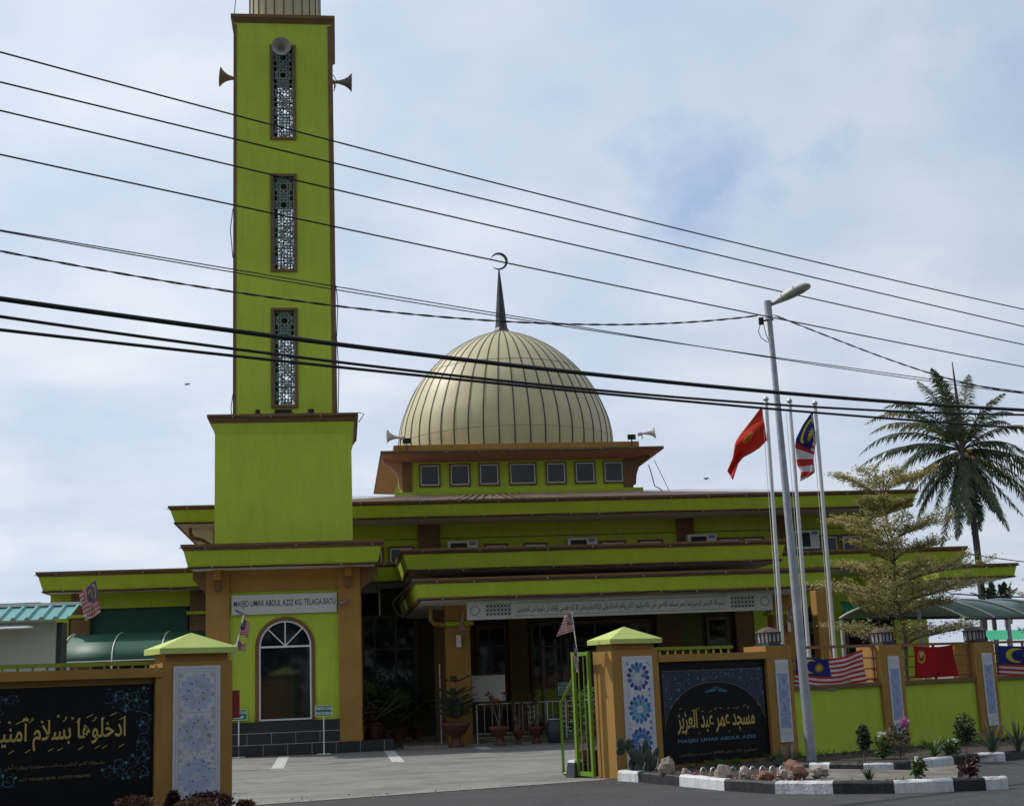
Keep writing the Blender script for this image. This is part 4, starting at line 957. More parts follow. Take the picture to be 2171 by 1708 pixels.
rnd = random.Random(8); mb = MB(); harakat(mb, l, r-.05, z0, z1-.02, v0-.0045, 13, .05, rnd); mb.build('vowel_marks', GOLD, sb)
l = BA(Z4, 848, 1170)[0]; r = BA(Z4, 1495, 1130)[0]; zc = BA(Z4, 1170, 1152)[1]
lettering('MASJID UMAR ABDUL AZIZ', l, r, zc-.037, zc+.037, v0-.001, BLUEL, sb)
l = BA(Z4, 860, 1285)[0]; r = BA(Z4, 1500, 1240)[0]; zc = BA(Z4, 1180, 1262)[1]
lettering('كمفوغ تلاݢ باتو 0600 جنجرم دارالأمان', l, r, zc-.036, zc+.036, v0-.001, GOLD2, sb, True)
# ------------------------------------------------------------------ BOUNDARY WALL, RAILS, LANTERNS
PIL = [(3.45, 4.07), (6.38, 7.02), (9.16, 9.80), (12.0, 12.64), (14.9, 15.5)]
bw = thing('boundary_wall', 'lime green boundary wall with tan pilasters right of the gate', 'wall', B, (9, .2, 0))
for i, (a, b) in enumerate(PIL):
    mb = MB(); mb.box(a, b, -.01, .55, 0, 2.03 if i == 0 else 1.99); p = mb.build('pilaster', TAN, bw)
    uc = (a+b)/2+.03
    if i < 4:
        mb = MB(); w = .155; mb.box(uc-w, uc+w, -.035, -.012, .36, 1.78); st = mb.build('tile_strip', MARB, p)
        mb = MB(); mb.cm = 0; mb.flat([(uc-w*.8, .60), (uc+w*.8, .60), (uc+w*.8, 1.55), (uc-w*.8, 1.55)], -.037)
        for k in range(4):
            cz = .72+k*.238; R = .108
            mb.cm = 3; mb.flat(ell(uc, cz, R, R, 0, 20), -.0385)
            for q in range(12):
                aa = 2*PI*q/12; mb.cm = 1; mb.flat(ell(uc+R*.74*math.cos(aa), cz+R*.74*math.sin(aa), R*.15, R*.11, aa, 6), -.040)
                mb.cm = 2; mb.flat(petal(uc+R*.2*math.cos(aa), cz+R*.2*math.sin(aa), R*.38, R*.13, aa), -.040)
            mb.cm = 1; mb.flat(ell(uc, cz, R*.12, R*.14), -.0405)
            for sx in (-1, 1):
                for sz in (-1, 1): mb.cm = 2; mb.flat(petal(uc+sx*R*1.05, cz+sz*R*1.0, R*.18, R*.15, 0), -.0385)
        mb.cm = 4
        for zz in (1.60, 1.70, .45, .54): mb.flat([(uc-w*.95, zz), (uc+w*.95, zz), (uc+w*.95, zz+.005), (uc-w*.95, zz+.005)], -.037)
        for zz in (1.652, .497):
            for k in range(5): spiral(mb, uc-w*.75+k*w*.38, zz, .024, 0, 1 if k % 2 else -1, .004, -.037, 1, 10)
        mb.build('medallion_pattern', [TLB, TNV, TBL, TPB, TGR], st)
segs = [(PIL[i][1], PIL[i+1][0]) for i in range(4)]
for a, b in segs:
    mb = MB(); mb.box(a, b, .05, .24, 0, 1.24); mb.build('wall_panel', LIME2, bw)
    mb = MB(); mb.box(a, b, -.0, .28, 1.24, 1.31); mb.build('coping', BROWN, bw)
    r_ = MB(); g = .022
    r_.box(a, b, .12-g, .12+g, 1.96, 2.01); r_.box(a, b, .12-g, .12+g, 1.35, 1.39)
    for x in (a+.05, b-.05, (a+b)/2): r_.box(x-g, x+g, .121-g, .121+g, 1.31, 1.96)
    for z in (1.55, 1.75): r_.box(a, b, .12-.012, .12+.012, z, z+.024)
    r_.build('railing', pmat('rail_brown', (.24, .11, .045), .6, .1, 4, .1, 20), bw)
    dn = MB(); x0 = (a+b)/2-.55
    for k in range(4):
        x = x0+k*.1; dn.tube([(x, .13, 1.39), (x+.03*math.sin(k), .13, 1.6), (x+.06*math.cos(k*2), .13, 1.78)], .012, 6)
    if a < 5: dn.build('bent_bar', pmat('yellow_bar', (.5, .28, .05), .5, .1, 4, 0), bw)
def lantern(u, zb, label):
    t = thing('lantern', label, 'lantern', B, (u, .2, zb), 'wall lanterns on the pilasters'); s = .165; v = .2
    mb = MB(); mb.box(u-.19, u+.19, v-.19, v+.19, zb, zb+.025); mb.box(u-.15, u+.15, v-.15, v+.15, zb+.025, zb+.055); mb.build('base', DARKM, t)
    mb = MB(); mb.frustum((u-.13, u+.13, v-.13, v+.13), (u-.145, u+.145, v-.145, v+.145), zb+.055, zb+.225); mb.build('glass', pmat('frosted_glass', (.5, .52, .53), .4, .05, 3, 0), t)
    mb = MB()
    for sx in (-1, -.35, .35, 1):
        for vv in (v-.15, v+.15): x = u+sx*.148; mb.box(x-.009, x+.009, vv-.008, vv+.008, zb+.055, zb+.235)
        for uu in (u-.15, u+.15): x = v+sx*.148; mb.box(uu-.008, uu+.008, x-.009, x+.009, zb+.055, zb+.235)
    mb.box(u-.16, u+.16, v-.16, v-.152, zb+.06, zb+.075); mb.build('bars', DARKM, t)
    mb = MB(); mb.lathe([(.25, zb+.225), (.255, zb+.24), (.11, zb+.315), (.012, zb+.335)], (u, v, 0), 8, sm=False); mb.build('roof', pmat('lantern_roof', (.085, .05, .045), .6, .15, 6, .1, 20), t)
lantern(3.74, 2.03, 'brown lantern on the pilaster next to the right sign board'); lantern(6.72, 1.99, 'brown lantern on the pilaster right of the striped wall flag'); lantern(9.5, 1.99, 'brown lantern on the pilaster right of the red wall flag')
# ------------------------------------------------------------------ FLAGS
def cloth(par, fr, corners, v, nx, ny, mat, wave=.04, seed=1, flipx=False, ragged=0, sag=0, dep=(0, 0, 0, 0), freq=1.6, name='flag_cloth'):
    """corners px: hoist-top, fly-top, fly-bottom, hoist-bottom"""
    rnd = random.Random(seed); P = []
    for (x, y), d in zip(corners, dep): u, z = fr.at(x, y, v+d); P.append(Vector((u, v+d, z)))
    rows = []; uvs = []; ph = rnd.uniform(0, 6)
    for j in range(ny+1):
        t = j/ny; row = []; ur = []
        for i in range(nx+1):
            s = i/nx; p = (P[0]*(1-s)+P[1]*s)*(1-t)+(P[3]*(1-s)+P[2]*s)*t
            L = (P[1]-P[0]).length
            p = p+Vector((0, 1, 0))*wave*math.sin(ph+s*freq*6.28+t*2.2)*min(1, s*3+.15)+Vector((0, 1, 0))*wave*.5*math.sin(ph*2+t*5+s*9)
            p.z += -sag*math.sin(PI*s)*(1-t*.4)+wave*.25*math.sin(s*7+ph)*t
            row.append(p); ur.append((s if not flipx else s, 1-t))
        rows.append(row); uvs.append(ur)
    mb = MB(); mb.smooth = True; b = 0
    if not ragged: mb.grid(rows, False, uvs)
    else:
        base = len(mb.v)
        for r in rows: mb.v += [tuple(p) for p in r]
        cut = [nx-int(rnd.uniform(0, ragged)*nx) for _ in range(ny)]
        for j in range(ny):
            for i in range(nx):
                if i >= cut[j]: continue
                q = [(j, i), (j, i+1), (j+1, i+1), (j+1, i)]
                mb.f.append(tuple(base+a*(nx+1)+c for a, c in q)); mb.m.append(0); mb.sm.append(True); mb.uv.append([uvs[a][c] for a, c in q])
    o = mb.build(name, mat, par)
    md = o.modifiers.new('thickness', 'SOLIDIFY'); md.thickness = .003
    return o
def stick(par, fr, p0, p1, v, r=.009, v1=None):
    a = fr.at(*p0, v); b = fr.at(*p1, v if v1 is None else v1); mb = MB(); mb.tube([(a[0], v, a[1]), (b[0], v if v1 is None else v1, b[1])], r, 6); return mb.build('pole', WHITE, par)
def flagthing(fr, base, v, label, group='small striped flags on sticks'):
    u, z = fr.at(*base, v); return thing('flag', label, 'flag', fr, (u, v, z), group)
t = flagthing(SH, (150, 1283), -.3, 'tattered striped flag on a slanted stick at the teal roof edge')
stick(t, SH, (148, 1284), (204, 1226), -.3); cloth(t, SH, [(203, 1228), (168, 1258), (180, 1317), (213, 1298)], -.3, 26, 28, F_MYF, .03, 3)
# rotate stripes: hoist edge runs along the stick, stripes hang down
bpy.data.objects.remove(t.children[-1])
cloth(t, SH, [(169, 1259), (180, 1318), (213, 1300), (203, 1229)], -.3, 26, 28, F_MYF, .03, 3, ragged=.45)
uvl = t.children[-1].data.uv_layers[0].data
for q in uvl: q.uv = (q.uv[0], 1-q.uv[1])
t = flagthing(B, (495, 1390), .1, 'striped flag on a stick above the left gate pillar')
stick(t, B, (496, 1391), (517, 1304), .1)
o = cloth(t, B, [(515, 1310), (530, 1322), (527, 1352), (504, 1344)], .1, 14, 14, F_MY, .02, 5)
t = flagthing(B, (497, 1375), .14, 'torn red and white flag scrap low on the left gate pillar stick')
stick(t, B, (494, 1380), (499, 1366), .14); cloth(t, B, [(502, 1355), (524, 1366), (520, 1386), (497, 1371)], .14, 14, 14, F_MYF, .04, 9, ragged=.35)
for (p0, p1, lab, sd) in (((494, 1292), (524, 1304), 'rolled striped flag at the left end of the mosque name board', 3), ((712, 1278), (744, 1272), 'rolled striped flag at the right end of the mosque name board', 6)):
    t = flagthing(M, p0, -.25, lab); stick(t, M, p0, ((p0[0]*.4+p1[0]*.6), (p0[1]*.4+p1[1]*.6)), -.25, .008)
    cloth(t, M, [(p0[0]+3, p0[1]-2), (p1[0], p1[1]-2), (p1[0]+1, p1[1]+2), (p0[0]+4, p0[1]+5)], -.25, 12, 6, F_MYF, .05, sd)
t = flagthing(M, (981, 1297), .55, 'striped flag hanging on the left portico column'); stick(t, M, (982, 1297), (978, 1330), .55)
o = cloth(t, M, [(981, 1300), (971, 1341), (989, 1346), (983, 1322)], .55, 14, 12, F_MY, .05, 2)
for q in o.data.uv_layers[0].data: q.uv = (.35+.65*q.uv[0], q.uv[1]*.6)
t = thing('notice_plate', 'white plate on the left portico column below the flag', 'plate', M, (5.7, .7, 2.6)); a = M.at(967, 1346, .7); b = M.at(978, 1371, .7)
mb = MB(); mb.box(a[0], b[0], .68, .74, b[1], a[1]); mb.build('plate', WHITE, t)
mb = MB(); mb.box(a[0]+.05, a[0]+.08, .74, .8, b[1]+.05, a[1]-.05); mb.build('bracket', DARKM, t)
t = flagthing(M, (1672, 1330), .5, 'striped flag hanging on the right portico column'); stick(t, M, (1669, 1285), (1672, 1325), .5)
o = cloth(t, M, [(1671, 1284), (1669, 1315), (1677, 1321), (1680, 1290)], .5, 12, 10, F_MY, .03, 4)
for q in o.data.uv_layers[0].data: q.uv = (.3+.7*q.uv[0], q.uv[1]*.6)
t = thing('notice_plate', 'white plate on the right portico column behind the flagpole', 'plate', M, (14.6, .7, 2.6)); a = M.at(1669, 1314, .7); b = M.at(1677, 1338, .7)
mb = MB(); mb.box(a[0], b[0], .68, .74, b[1], a[1]); mb.build('plate', WHITE, t)
mb = MB(); mb.box(a[0]+.03, a[0]+.06, .74, .8, b[1]+.05, a[1]-.05); mb.build('bracket', DARKM, t)
t = flagthing(B, (1226, 1400), .6, 'striped flag on a leaning stick above the open gate'); stick(t, B, (1226, 1402), (1212, 1296), .6)
o = cloth(t, B, [(1212, 1300), (1200, 1302), (1181, 1349), (1218, 1336)], .6, 14, 14, F_MYF, .02, 12)
for q in o.data.uv_layers[0].data: q.uv = (q.uv[0], q.uv[1])
t = flagthing(B, (1222, 1424), .62, 'folded striped flag hanging beside the green gate post'); stick(t, B, (1221, 1370), (1224, 1424), .62)
o = cloth(t, B, [(1217, 1354), (1224, 1392), (1225, 1424), (1216, 1400)], .62, 12, 12, F_MY, .02, 15)
t = flagthing(M, (2140, 1300), 2, 'small striped flag under the grey canopy at the right edge'); stick(t, M, (2128, 1300), (2130, 1330), 2)
o = cloth(t, M, [(2129, 1301), (2132, 1322), (2147, 1322), (2147, 1299)], 2, 12, 10, F_MY, .02, 4)
for q in o.data.uv_layers[0].data: q.uv = (.5+.5*q.uv[0], q.uv[1]*.6)
# wall banners
wg = 'flags tied along the boundary wall'
t = thing('flag', 'large striped flag with blue canton tied on the wall beside the lamp post', 'flag', B, (5.1, .05, 1.3), wg)
cloth(t, B, [R1(95, 500), R1(628, 455), R1(648, 735), R1(85, 755)], .05, 44, 26, F_MY, .035, 3, sag=.12, freq=2.2)
t = thing('flag', 'plain red flag with a yellow and cream emblem tied on the wall', 'flag', B, (8.0, .05, 1.3), wg)
cloth(t, B, [R1(1030, 428), R1(1352, 418), R1(1385, 662), R1(1055, 682)], .05, 30, 22, F_KD, .03, 6, sag=.03)
t = thing('flag', 'striped flag with blue canton tied on the wall at the right edge', 'flag', B, (10.8, .05, 1.3), wg)
cloth(t, B, [R1(1712, 425), R1(2400, 420), R1(2400, 690), R1(1722, 682)], .05, 40, 22, F_MY, .03, 8, sag=.03)
for i in range(2):
    pass
# flagpoles
FP = Frame(0, 27, .13)
for i, (pt, pb, lab) in enumerate((((1624, 846), (1661, 1400), 'steel flagpole flying the red flag, leftmost of the three'), ((1674, 850), (1716, 1400), 'bare steel flagpole in the middle of the three'), ((1728, 855), (1771, 1400), 'steel flagpole flying the striped flag, rightmost of the three'))):
    a = FP.at(*pt); b = FP.at(*pb); d = ((a[0]-b[0])/(a[1]-b[1])); ub = b[0]-d*b[1]
    t = thing('flagpole', lab, 'flagpole', FP, (ub, 0, 0), 'flagpoles behind the boundary wall'); zt = a[1]-.1
    mb = MB(); mb.tube([(ub, 0, 0), (ub+d*zt*.5, 0, zt*.5), (ub+d*zt, 0, zt)], [.045, .042, .036], 12); mb.build('pole', PALU, t)
    mb = MB(); c = (ub+d*(zt+.05), 0, zt+.05); mb.lathe([(.02, -.06), (.055, -.04), (.055, -.02), (.02, -.01), (.04, .01), (.062, .05), (.045, .09), (.012, .115), (.006, .15)], c, 14); mb.build('finial', ALU, t)
    mb = MB(); s_ = -1; mb.tube([(ub+d*zt-.1, -.03, zt-.15), (ub+d*zt*.5-.09, -.05, zt*.5), (ub-.08, -.03, 1.3)], .006, 4); mb.build('halyard', OFFW, t)
t = thing('flag', 'bright red flag streaming left from the leftmost flagpole', 'flag', FP, (5.2, 0, 6), 'flags on the flagpoles')
def path_cloth(par, fr, left, right, v, ny, nx, mat, wave, seed, vd=.0):
    """cloth between two pixel polylines (hoist edge -> fly edge), both with the same number of points"""
    def smp(pl, t):
        k = t*(len(pl)-1); i = min(int(k), len(pl)-2); f = k-i; return (pl[i][0]*(1-f)+pl[i+1][0]*f, pl[i][1]*(1-f)+pl[i+1][1]*f)
    rows = []; uvs = []; rnd = random.Random(seed); ph = rnd.uniform(0, 6)
    for i in range(nx+1):
        s = i/nx; row = []; ur = []
        a = smp(left, s); b = smp(right, s)
        for j in range(ny+1):
            q = j/ny; x = a[0]*(1-q)+b[0]*q; y = a[1]*(1-q)+b[1]*q; vv = v+vd*s+wave*math.sin(ph+s*6+q*3)*(.2+s)+wave*.5*math.sin(q*9+s*4); u, z = fr.at(x, y, vv); row.append((u, vv, z)); ur.append((s, 1-q))
        rows.append(row); uvs.append(ur)
    mb = MB(); mb.smooth = True; mb.grid(rows, False, uvs); o = mb.build('flag_cloth', mat, par); md = o.modifiers.new('thickness', 'SOLIDIFY'); md.thickness = .003; return o
P_ = lambda *pts: [ZP(*p) for p in pts]
path_cloth(t, FP, P_((412, 1010), (345, 1100), (255, 1215), (222, 1270), (205, 1380), (165, 1470)), P_((447, 1255), (395, 1310), (330, 1350), (280, 1375), (243, 1420), (205, 1537)), 0, 14, 24, F_KDL, .10, 3)
t = thing('flag', 'striped flag with blue canton drooping from the rightmost flagpole', 'flag', FP, (6.2, 0, 6), 'flags on the flagpoles')
path_cloth(t, FP, P_((772, 1045), (705, 1140), (655, 1240), (648, 1290), (662, 1425), (690, 1475), (685, 1545)), P_((795, 1230), (797, 1275), (790, 1320), (785, 1350), (780, 1400), (790, 1480), (745, 1515)), 0, 14, 26, F_MY, .07, 5)
o = t.children[-1]
# hoist runs down the pole: stripes lie across the droop
for q in o.data.uv_layers[0].data:
    a, b = q.uv; q.uv = (b*.62, 1-(a**.62)*.96)
for q in o.data.uv_layers[0].data: q.uv = (.62-q.uv[0], q.uv[1])
# ------------------------------------------------------------------ STREET LAMP
LP = Frame(G(1722, 1625)[0], G(1722, 1625)[1], 0.0)
t = thing('street_lamp', 'tall galvanised street lamp post leaning slightly, in the kerb bed', 'street lamp', LP, (0, 0, 0))
mb = MB(); mb.tube([(.0, 0, 0), (-.04, 0, 2.5), (-.085, 0, 5.2), (-.13, 0, 7.95)], [.088, .078, .062, .045], 12); mb.build('post', GALV, t)
mb = MB(); mb.tube([(-.13, 0, 7.7), (-.135, 0, 8.05)], .066, 12); mb.tube([(-.1, 0, 7.98), (.05, 0, 8.03)], .035, 8); mb.build('collar', GALV, t)
mb = MB(); d = Vector((.80, -.45, .30)).normalized(); q = d.to_track_quat('X', 'Z').to_matrix()
prof_ = [(0, .05, .05), (.1, .085, .08), (.25, .13, .11), (.42, .17, .12), (.56, .175, .10), (.66, .14, .07), (.71, .06, .03)]
rows = []
for x, w_, h_ in prof_: rows.append([Vector((-.02, 0, 8.0))+q@Vector((x, w_*math.cos(a), (h_ if math.sin(a) > 0 else h_*.45)*math.sin(a))) for a in [2*PI*k/16 for k in range(16)]])
mb.smooth = True; mb.grid(rows, True); mb.smooth = False; mb.face(rows[-1]); hd = mb.build('lamp_head', pmat('lamp_head_grey', (.52, .53, .50), .5, .08, 4, .03, 15), t)
mb = MB(); mb.smooth = True; rows = []
for x, w_ in ((.24, .05), (.32, .08), (.42, .1), (.5, .1), (.57, .06)): rows.append([Vector((-.02, 0, 8.0))+q@Vector((x, w_*math.cos(a), -.035-.02*abs(math.sin(a)))) for a in [PI*k/8 for k in range(9)]])
mb.grid(rows); mb.build('lens', pmat('lamp_lens', (.3, .31, .3), .2, .1, 5, 0), hd)
mb = MB(); mb.box(-.32, -.24, -.06, .02, 7.62, 7.74); mb.tube([(-.28, -.02, 7.68), (-.06, -.02, 7.7)], .018, 5); mb.tube([(-.3, -.02, 7.62), (-.34, 0, 7.5), (-.3, 0, 7.38), (-.2, 0, 7.3), (-.12, 0, 7.28)], .007, 4); mb.tube([(-.24, -.02, 7.62), (-.21, 0, 7.45), (-.16, 0, 7.3)], .007, 4); mb.build('cable_clamp', BLACK, t)
# ------------------------------------------------------------------ OVERHEAD CABLES
def crom(P, n=10):
    out = []
    for i in range(len(P)-1):
        p0 = P[max(i-1, 0)]; p1 = P[i]; p2 = P[i+1]; p3 = P[min(i+2, len(P)-1)]
        for k in range(n):
            s = k/n; out.append(tuple(.5*((2*p1[c])+(-p0[c]+p2[c])*s+(2*p0[c]-5*p1[c]+4*p2[c]-p3[c])*s*s+(-p0[c]+3*p1[c]-3*p2[c]+p3[c])*s**3) for c in (0, 1)))
    out.append(P[-1]); return out
def quadfit(px, v, deg=2):
    Q = [B.at(x, y, v) for x, y in px]; c = np.polyfit([q[0] for q in Q], [q[1] for q in Q], deg); return Q[0][0], Q[-1][0], c
def cable(px, v, r, label, group='street cables', twist=0, deg=2, ext=(4, 6), two=0, extR=True):
    u0, u1, c = quadfit(px, v, deg); n = 90; pts = []
    u0 -= ext[0]; u1 += ext[1] if extR else 0
    for k in range(n+1): u = u0+(u1-u0)*k/n; pts.append((u, v, float(np.polyval(c, u))))
    o = MB(); 
    if twist or two:
        for s in (0, PI):
            q = []; m_ = n*4 if twist else n
            for k in range(m_+1):
                u = u0+(u1-u0)*k/m_; a = s+(u*9 if twist else u*.25); rr = r*1.05 if twist else two; q.append((u, v+rr*math.cos(a), float(np.polyval(c, u))+rr*math.sin(a)))
            o.tube(q, r, 4)
    else: o.tube(pts, r, 8)
    ob = o.build('overhead_cable', BLACK, None, B, (u0, v, pts[0][2])); tag(ob, label, 'cable', group); return ob
cable([(0, 113), (500, 243), (700, 295), (1100, 402), (1500, 500), (1828, 580), (2171, 655)], -1.2, .012, 'thin cable, topmost of all across the sky')
cable([(0, 175), (500, 293), (703, 346), (1100, 440), (1630, 566), (2171, 692)], -1.2, .012, 'thin cable, second from the top across the sky')
cable([(0, 235), (500, 352), (705, 402), (1100, 489), (1690, 628), (2171, 730)], -1.2, .012, 'thin cable passing in front of the street lamp head')
cable([(0, 328), (500, 435), (705, 480), (1055, 553), (1610, 667), (1828, 712), (2171, 777)], -1.2, .012, 'thin cable crossing the crescent on the dome', two=0)
cable([(0, 488), (500, 577), (705, 610), (1090, 670), (1493, 735), (1747, 776), (2171, 832)], -1.3, .008, 'thin double cable crossing the spire of the dome', two=.022)
cable([(0, 635), (500, 695), (707, 735), (1085, 772), (1459, 815), (1832, 847), (2171, 869)], -1.5, .034, 'thickest black cable across the dome')
cable([(0, 672), (500, 738), (780, 777), (1085, 806), (1459, 846), (1832, 868), (2171, 879)], -1.6, .021, 'black cable just below the thickest one')
cable([(0, 700), (500, 752), (780, 787), (1085, 815), (1459, 850), (1832, 884), (2171, 907)], -1.7, .021, 'lowest of the three thick black cables')
cable([(0, 532), (500, 620), (705, 647), (1060, 681), (1250, 688), (1420, 685), (1606, 669)], -1.1, .008, 'thin twisted cable sagging to the street lamp from the left', twist=1, deg=4, ext=(.5, 0))
cable([(1640, 668), (1740, 705), (1836, 746), (1949, 783), (2171, 832)], -1.1, .008, 'thin twisted cable running from the street lamp to the right edge', twist=1, deg=3, ext=(0, .6))
def wirepx(pts, fr, v, r, label, cat='cable'):
    q = [(fr.at(x, y, v)[0], v, fr.at(x, y, v)[1]) for x, y in pts]; mb = MB(); mb.tube(q, r, 5); ob = mb.build('wire', BLACK, None, fr, q[0]); tag(ob, label, cat, None)
wirepx([(2040, 1172), (2100, 1181), (2240, 1200)], M, 3, .015, 'thin wire running right from the end of the mosque roof')
wirepx([(2020, 1258), (2090, 1263), (2240, 1267)], M, 2, .02, 'dark wire low behind the canopy at the right edge')
# ------------------------------------------------------------------ KERBS AND BED
def kerb(name, pts, cols, h=.155, w=.16):
    mb = MB(); V2 = [Vector(p) for p in pts]; rnd = random.Random(5)
    def nrm(i):
        a = V2[max(i-1, 0)]; b = V2[min(i+1, len(V2)-1)]; d = (b-a).normalized(); return Vector((-d.y, d.x))
    for i in range(len(V2)-1):
        a, b = V2[i], V2[i+1]; na, nb = nrm(i), nrm(i+1); d = (b-a).normalized()*.004; mb.cm = cols[i]
        sec = [(0, -.02), (0.006, h*.82), (.03, h), (w-.02, h), (w, h*.85), (w, -.02)]
        n = 6; rows = []
        for k in range(n+1):
            t = k/n; p = (a+d)*(1-t)+(b-d)*t; nn = (na*(1-t)+nb*t).normalized(); j = rnd.uniform(-.006, .006)
            rows.append([(p.x+nn.x*(s+j), p.y+nn.y*(s+j), z+(rnd.uniform(-.006, .006) if z > 0 else 0)) for s, z in sec])
        mb.grid(rows); mb.face(rows[0]); mb.face(list(reversed(rows[-1])))
    return struct(mb.build(name, [KB, KW]))
ka = [G(*Z4(345, 1497)), G(*Z4(515, 1507)), G(*Z4(860, 1540)), G(*Z4(1230, 1578)), G(*Z4(1655, 1605)), G(*R1(395, 1610)), G(*R1(885, 1606)), G(*R1(1365, 1590)), G(*R1(1620, 1580)), G(*R1(1800, 1570))]
kerb('kerb', ka, [1, 0, 1, 0, 1, 0, 1, 0, 1])
kb = [G(*q) for q in ((1640, 1634), (1715, 1636), (1759, 1636.6), (1831, 1637), (1898, 1635.7), (1962.6, 1628), (2023, 1620.5), (2077, 1614.5), (2134, 1612), (2190, 1604), (2250, 1598))]
kerb('kerb', kb, [0, 1, 0, 1, 0, 1, 0, 1, 0, 1], h=.14)
bed = [tuple(ka[0])]+[tuple(p) for p in ka[1:5]]+[tuple(kb[0]), tuple(kb[2]), tuple(kb[4]), tuple(kb[6]), tuple(kb[8]), tuple(kb[10]), tuple(B.w(14, 0)[:2]), tuple(B.w(0, 0)[:2])]
def scat(poly, nrm_): return poly
mb = MB(); ins = lambda p, q=.09: p
cx_ = Vector(B.w(5, -.4)[:2]); mb.face([(*(Vector(p)+(cx_-Vector(p)).normalized()*.08), .10) for p in bed]); struct(mb.build('planting_bed', SOIL))
if False: pass
ISL = ground_mat('island_fill', (.07, .06, .05), (.24, .22, .19), 1.6, 40)
isl = [tuple(p) for p in ka[4:10]]+[tuple((Vector(ka[9])+Vector((-.3, .9)))), tuple(Vector(kb[6])+Vector((-.25, -1.1))), tuple(Vector(kb[4])+Vector((0, -.8))), tuple(Vector(kb[2])+Vector((-.1, -.35))), tuple(Vector(kb[0])+Vector((-.1, -.1)))]
mb = MB(); c_ = sum((Vector(p) for p in isl), Vector((0, 0)))/len(isl); mb.face([(*(Vector(p)+(c_-Vector(p)).normalized()*.07), .085) for p in isl]); struct(mb.build('kerb_island', ISL))
mb = MB(); rnd = random.Random(9)
for _ in range(240):
    i = rnd.random(); p = Vector(ka[1]).lerp(Vector(ka[4]), i)+Vector((rnd.uniform(0, .6), rnd.uniform(.1, 1.0))); r = rnd.uniform(.008, .03)
    mb.cm = rnd.randrange(2); mb.lathe([(r*.6, .09), (r, .1+r*.4), (r*.5, .1+r)], (p.x, p.y, 0), 5, sm=False)
o = mb.build('gravel', [ROCKA, ROCKB]); o['kind'] = 'stuff'; o['label'] = 'small stones in the bed below the right sign board'
def rock(px, py, w, h, mat, label, z=.1):
    x, y = G(px, py, z); rnd = random.Random(int(px*7)); o = Vector((rnd.random()*9, rnd.random()*9, 3))
    mb = MB(); rows = []
    for i in range(9):
        th = PI*i/8; row = []
        for k in range(14):
            a = 2*PI*k/14; d = Vector((math.sin(th)*math.cos(a), math.sin(th)*math.sin(a), math.cos(th))); s = 1+.42*mnoise.noise(d*1.6+o)+.12*mnoise.noise(d*5+o)
            row.append((x+d.x*w/2*s, y+w*.4+d.y*w*.4*s, z+h*.42+d.z*h*.55*s))
        rows.append(row)
    mb.grid(rows, True); ob = mb.build('rock', mat, None, WF, (x, y, z)); tag(ob, label, 'rock', 'rocks in the kerb bed')
for (q, w, h, m_, lab) in ((Z4(765, 1470), .24, .3, ROCKA, 'tall pale rock just right of the right gate pillar'), (Z4(912, 1472), .13, .13, ROCKA, 'small pointed rock below the left corner of the board'), (Z4(1235, 1505), .26, .22, ROCKA, 'broad pale rock at the kerb below the name board'), (Z4(1415, 1490), .18, .18, ROCKA, 'pale rounded rock, second below the name board'), (Z4(1590, 1500), .22, .14, ROCKB, 'low brown rock among the gravel below the pilaster'), (Z4(1830, 1480), .3, .24, ROCKB, 'reddish rock left of the lamp post foot'), (R1(30, 1500), .25, .14, ROCKA, 'flat rock left of the red stones at the lamp post'), (R1(120, 1495), .34, .2, ROCKB, 'large reddish rock at the foot of the lamp post'), (R1(290, 1480), .26, .16, ROCKA, 'pale rock right of the lamp post foot')):
    rock(q[0], q[1], w, h, m_, lab)
t = thing('garden_edging', 'row of small pale metal hoops below the right sign board', 'edging', B, (2.6, -.5, .1))
for k in range(11):
    x, y = G(*Z4(1060+82*k, 1462-k*1.5), .1); u, v = float((np.array((x, y))-B.o)@B.e), float((np.array((x, y))-B.o)@B.n)
    mb = MB(); mb.tube([(u+.062*math.cos(a), v, .1+.13*max(0, math.sin(a))) for a in [PI*j/10 for j in range(11)]], .012, 6); mb.build('hoop', ALU, t)
# ------------------------------------------------------------------ PLANTS
def leaves(mb, c, r, n, size, rnd, flat=1.0, shell=.35, up=.2, asp=.45):
    for _ in range(n):
        while True:
            d = Vector((rnd.uniform(-1, 1), rnd.uniform(-1, 1), rnd.uniform(-1, 1)))
            if shell < d.length < 1: break
        p = Vector(c)+Vector((d.x*r[0], d.y*r[1], d.z*r[2])); a = Vector((rnd.gauss(0, 1), rnd.gauss(0, 1), rnd.gauss(0, .6)+up)).normalized()
        b = a.cross(Vector((rnd.gauss(0, 1), rnd.gauss(0, 1), rnd.gauss(0, 1)))).normalized(); s = size*rnd.uniform(.6, 1.3)
        mb.face([p, p+a*s*.5+b*s*asp*.5, p+a*s, p+a*s*.5-b*s*asp*.5])
def blades(mb, base, n, L, w, rnd, droop=.5, spread=.9, segs=5):
    for _ in range(n):
        az = rnd.uniform(0, 2*PI); e = rnd.uniform(.15, spread); l = L*rnd.uniform(.6, 1.1); d = Vector((math.cos(az)*math.sin(e), math.sin(az)*math.sin(e), math.cos(e))); side = Vector((-math.sin(az), math.cos(az), 0)); p = Vector(base)
        prev = None
        for k in range(segs+1):
            t = k/segs; ww = w*(1-t)**.6*(.6+.4*min(1, t*4)); q = (p+side*ww/2, p-side*ww/2)
            if prev: mb.face([prev[0], q[0], q[1], prev[1]])
            prev = q; p = p+d*l/segs; d = (d+Vector((0, 0, -droop/segs*1.5))).normalized()
def bpos(f, x, y, z=.1):
    X, Y = G(*f(x, y), z); q = np.array((X, Y))-B.o; return float(q@B.e), float(q@B.n)
bg_ = 'plants in the bed along the boundary wall'
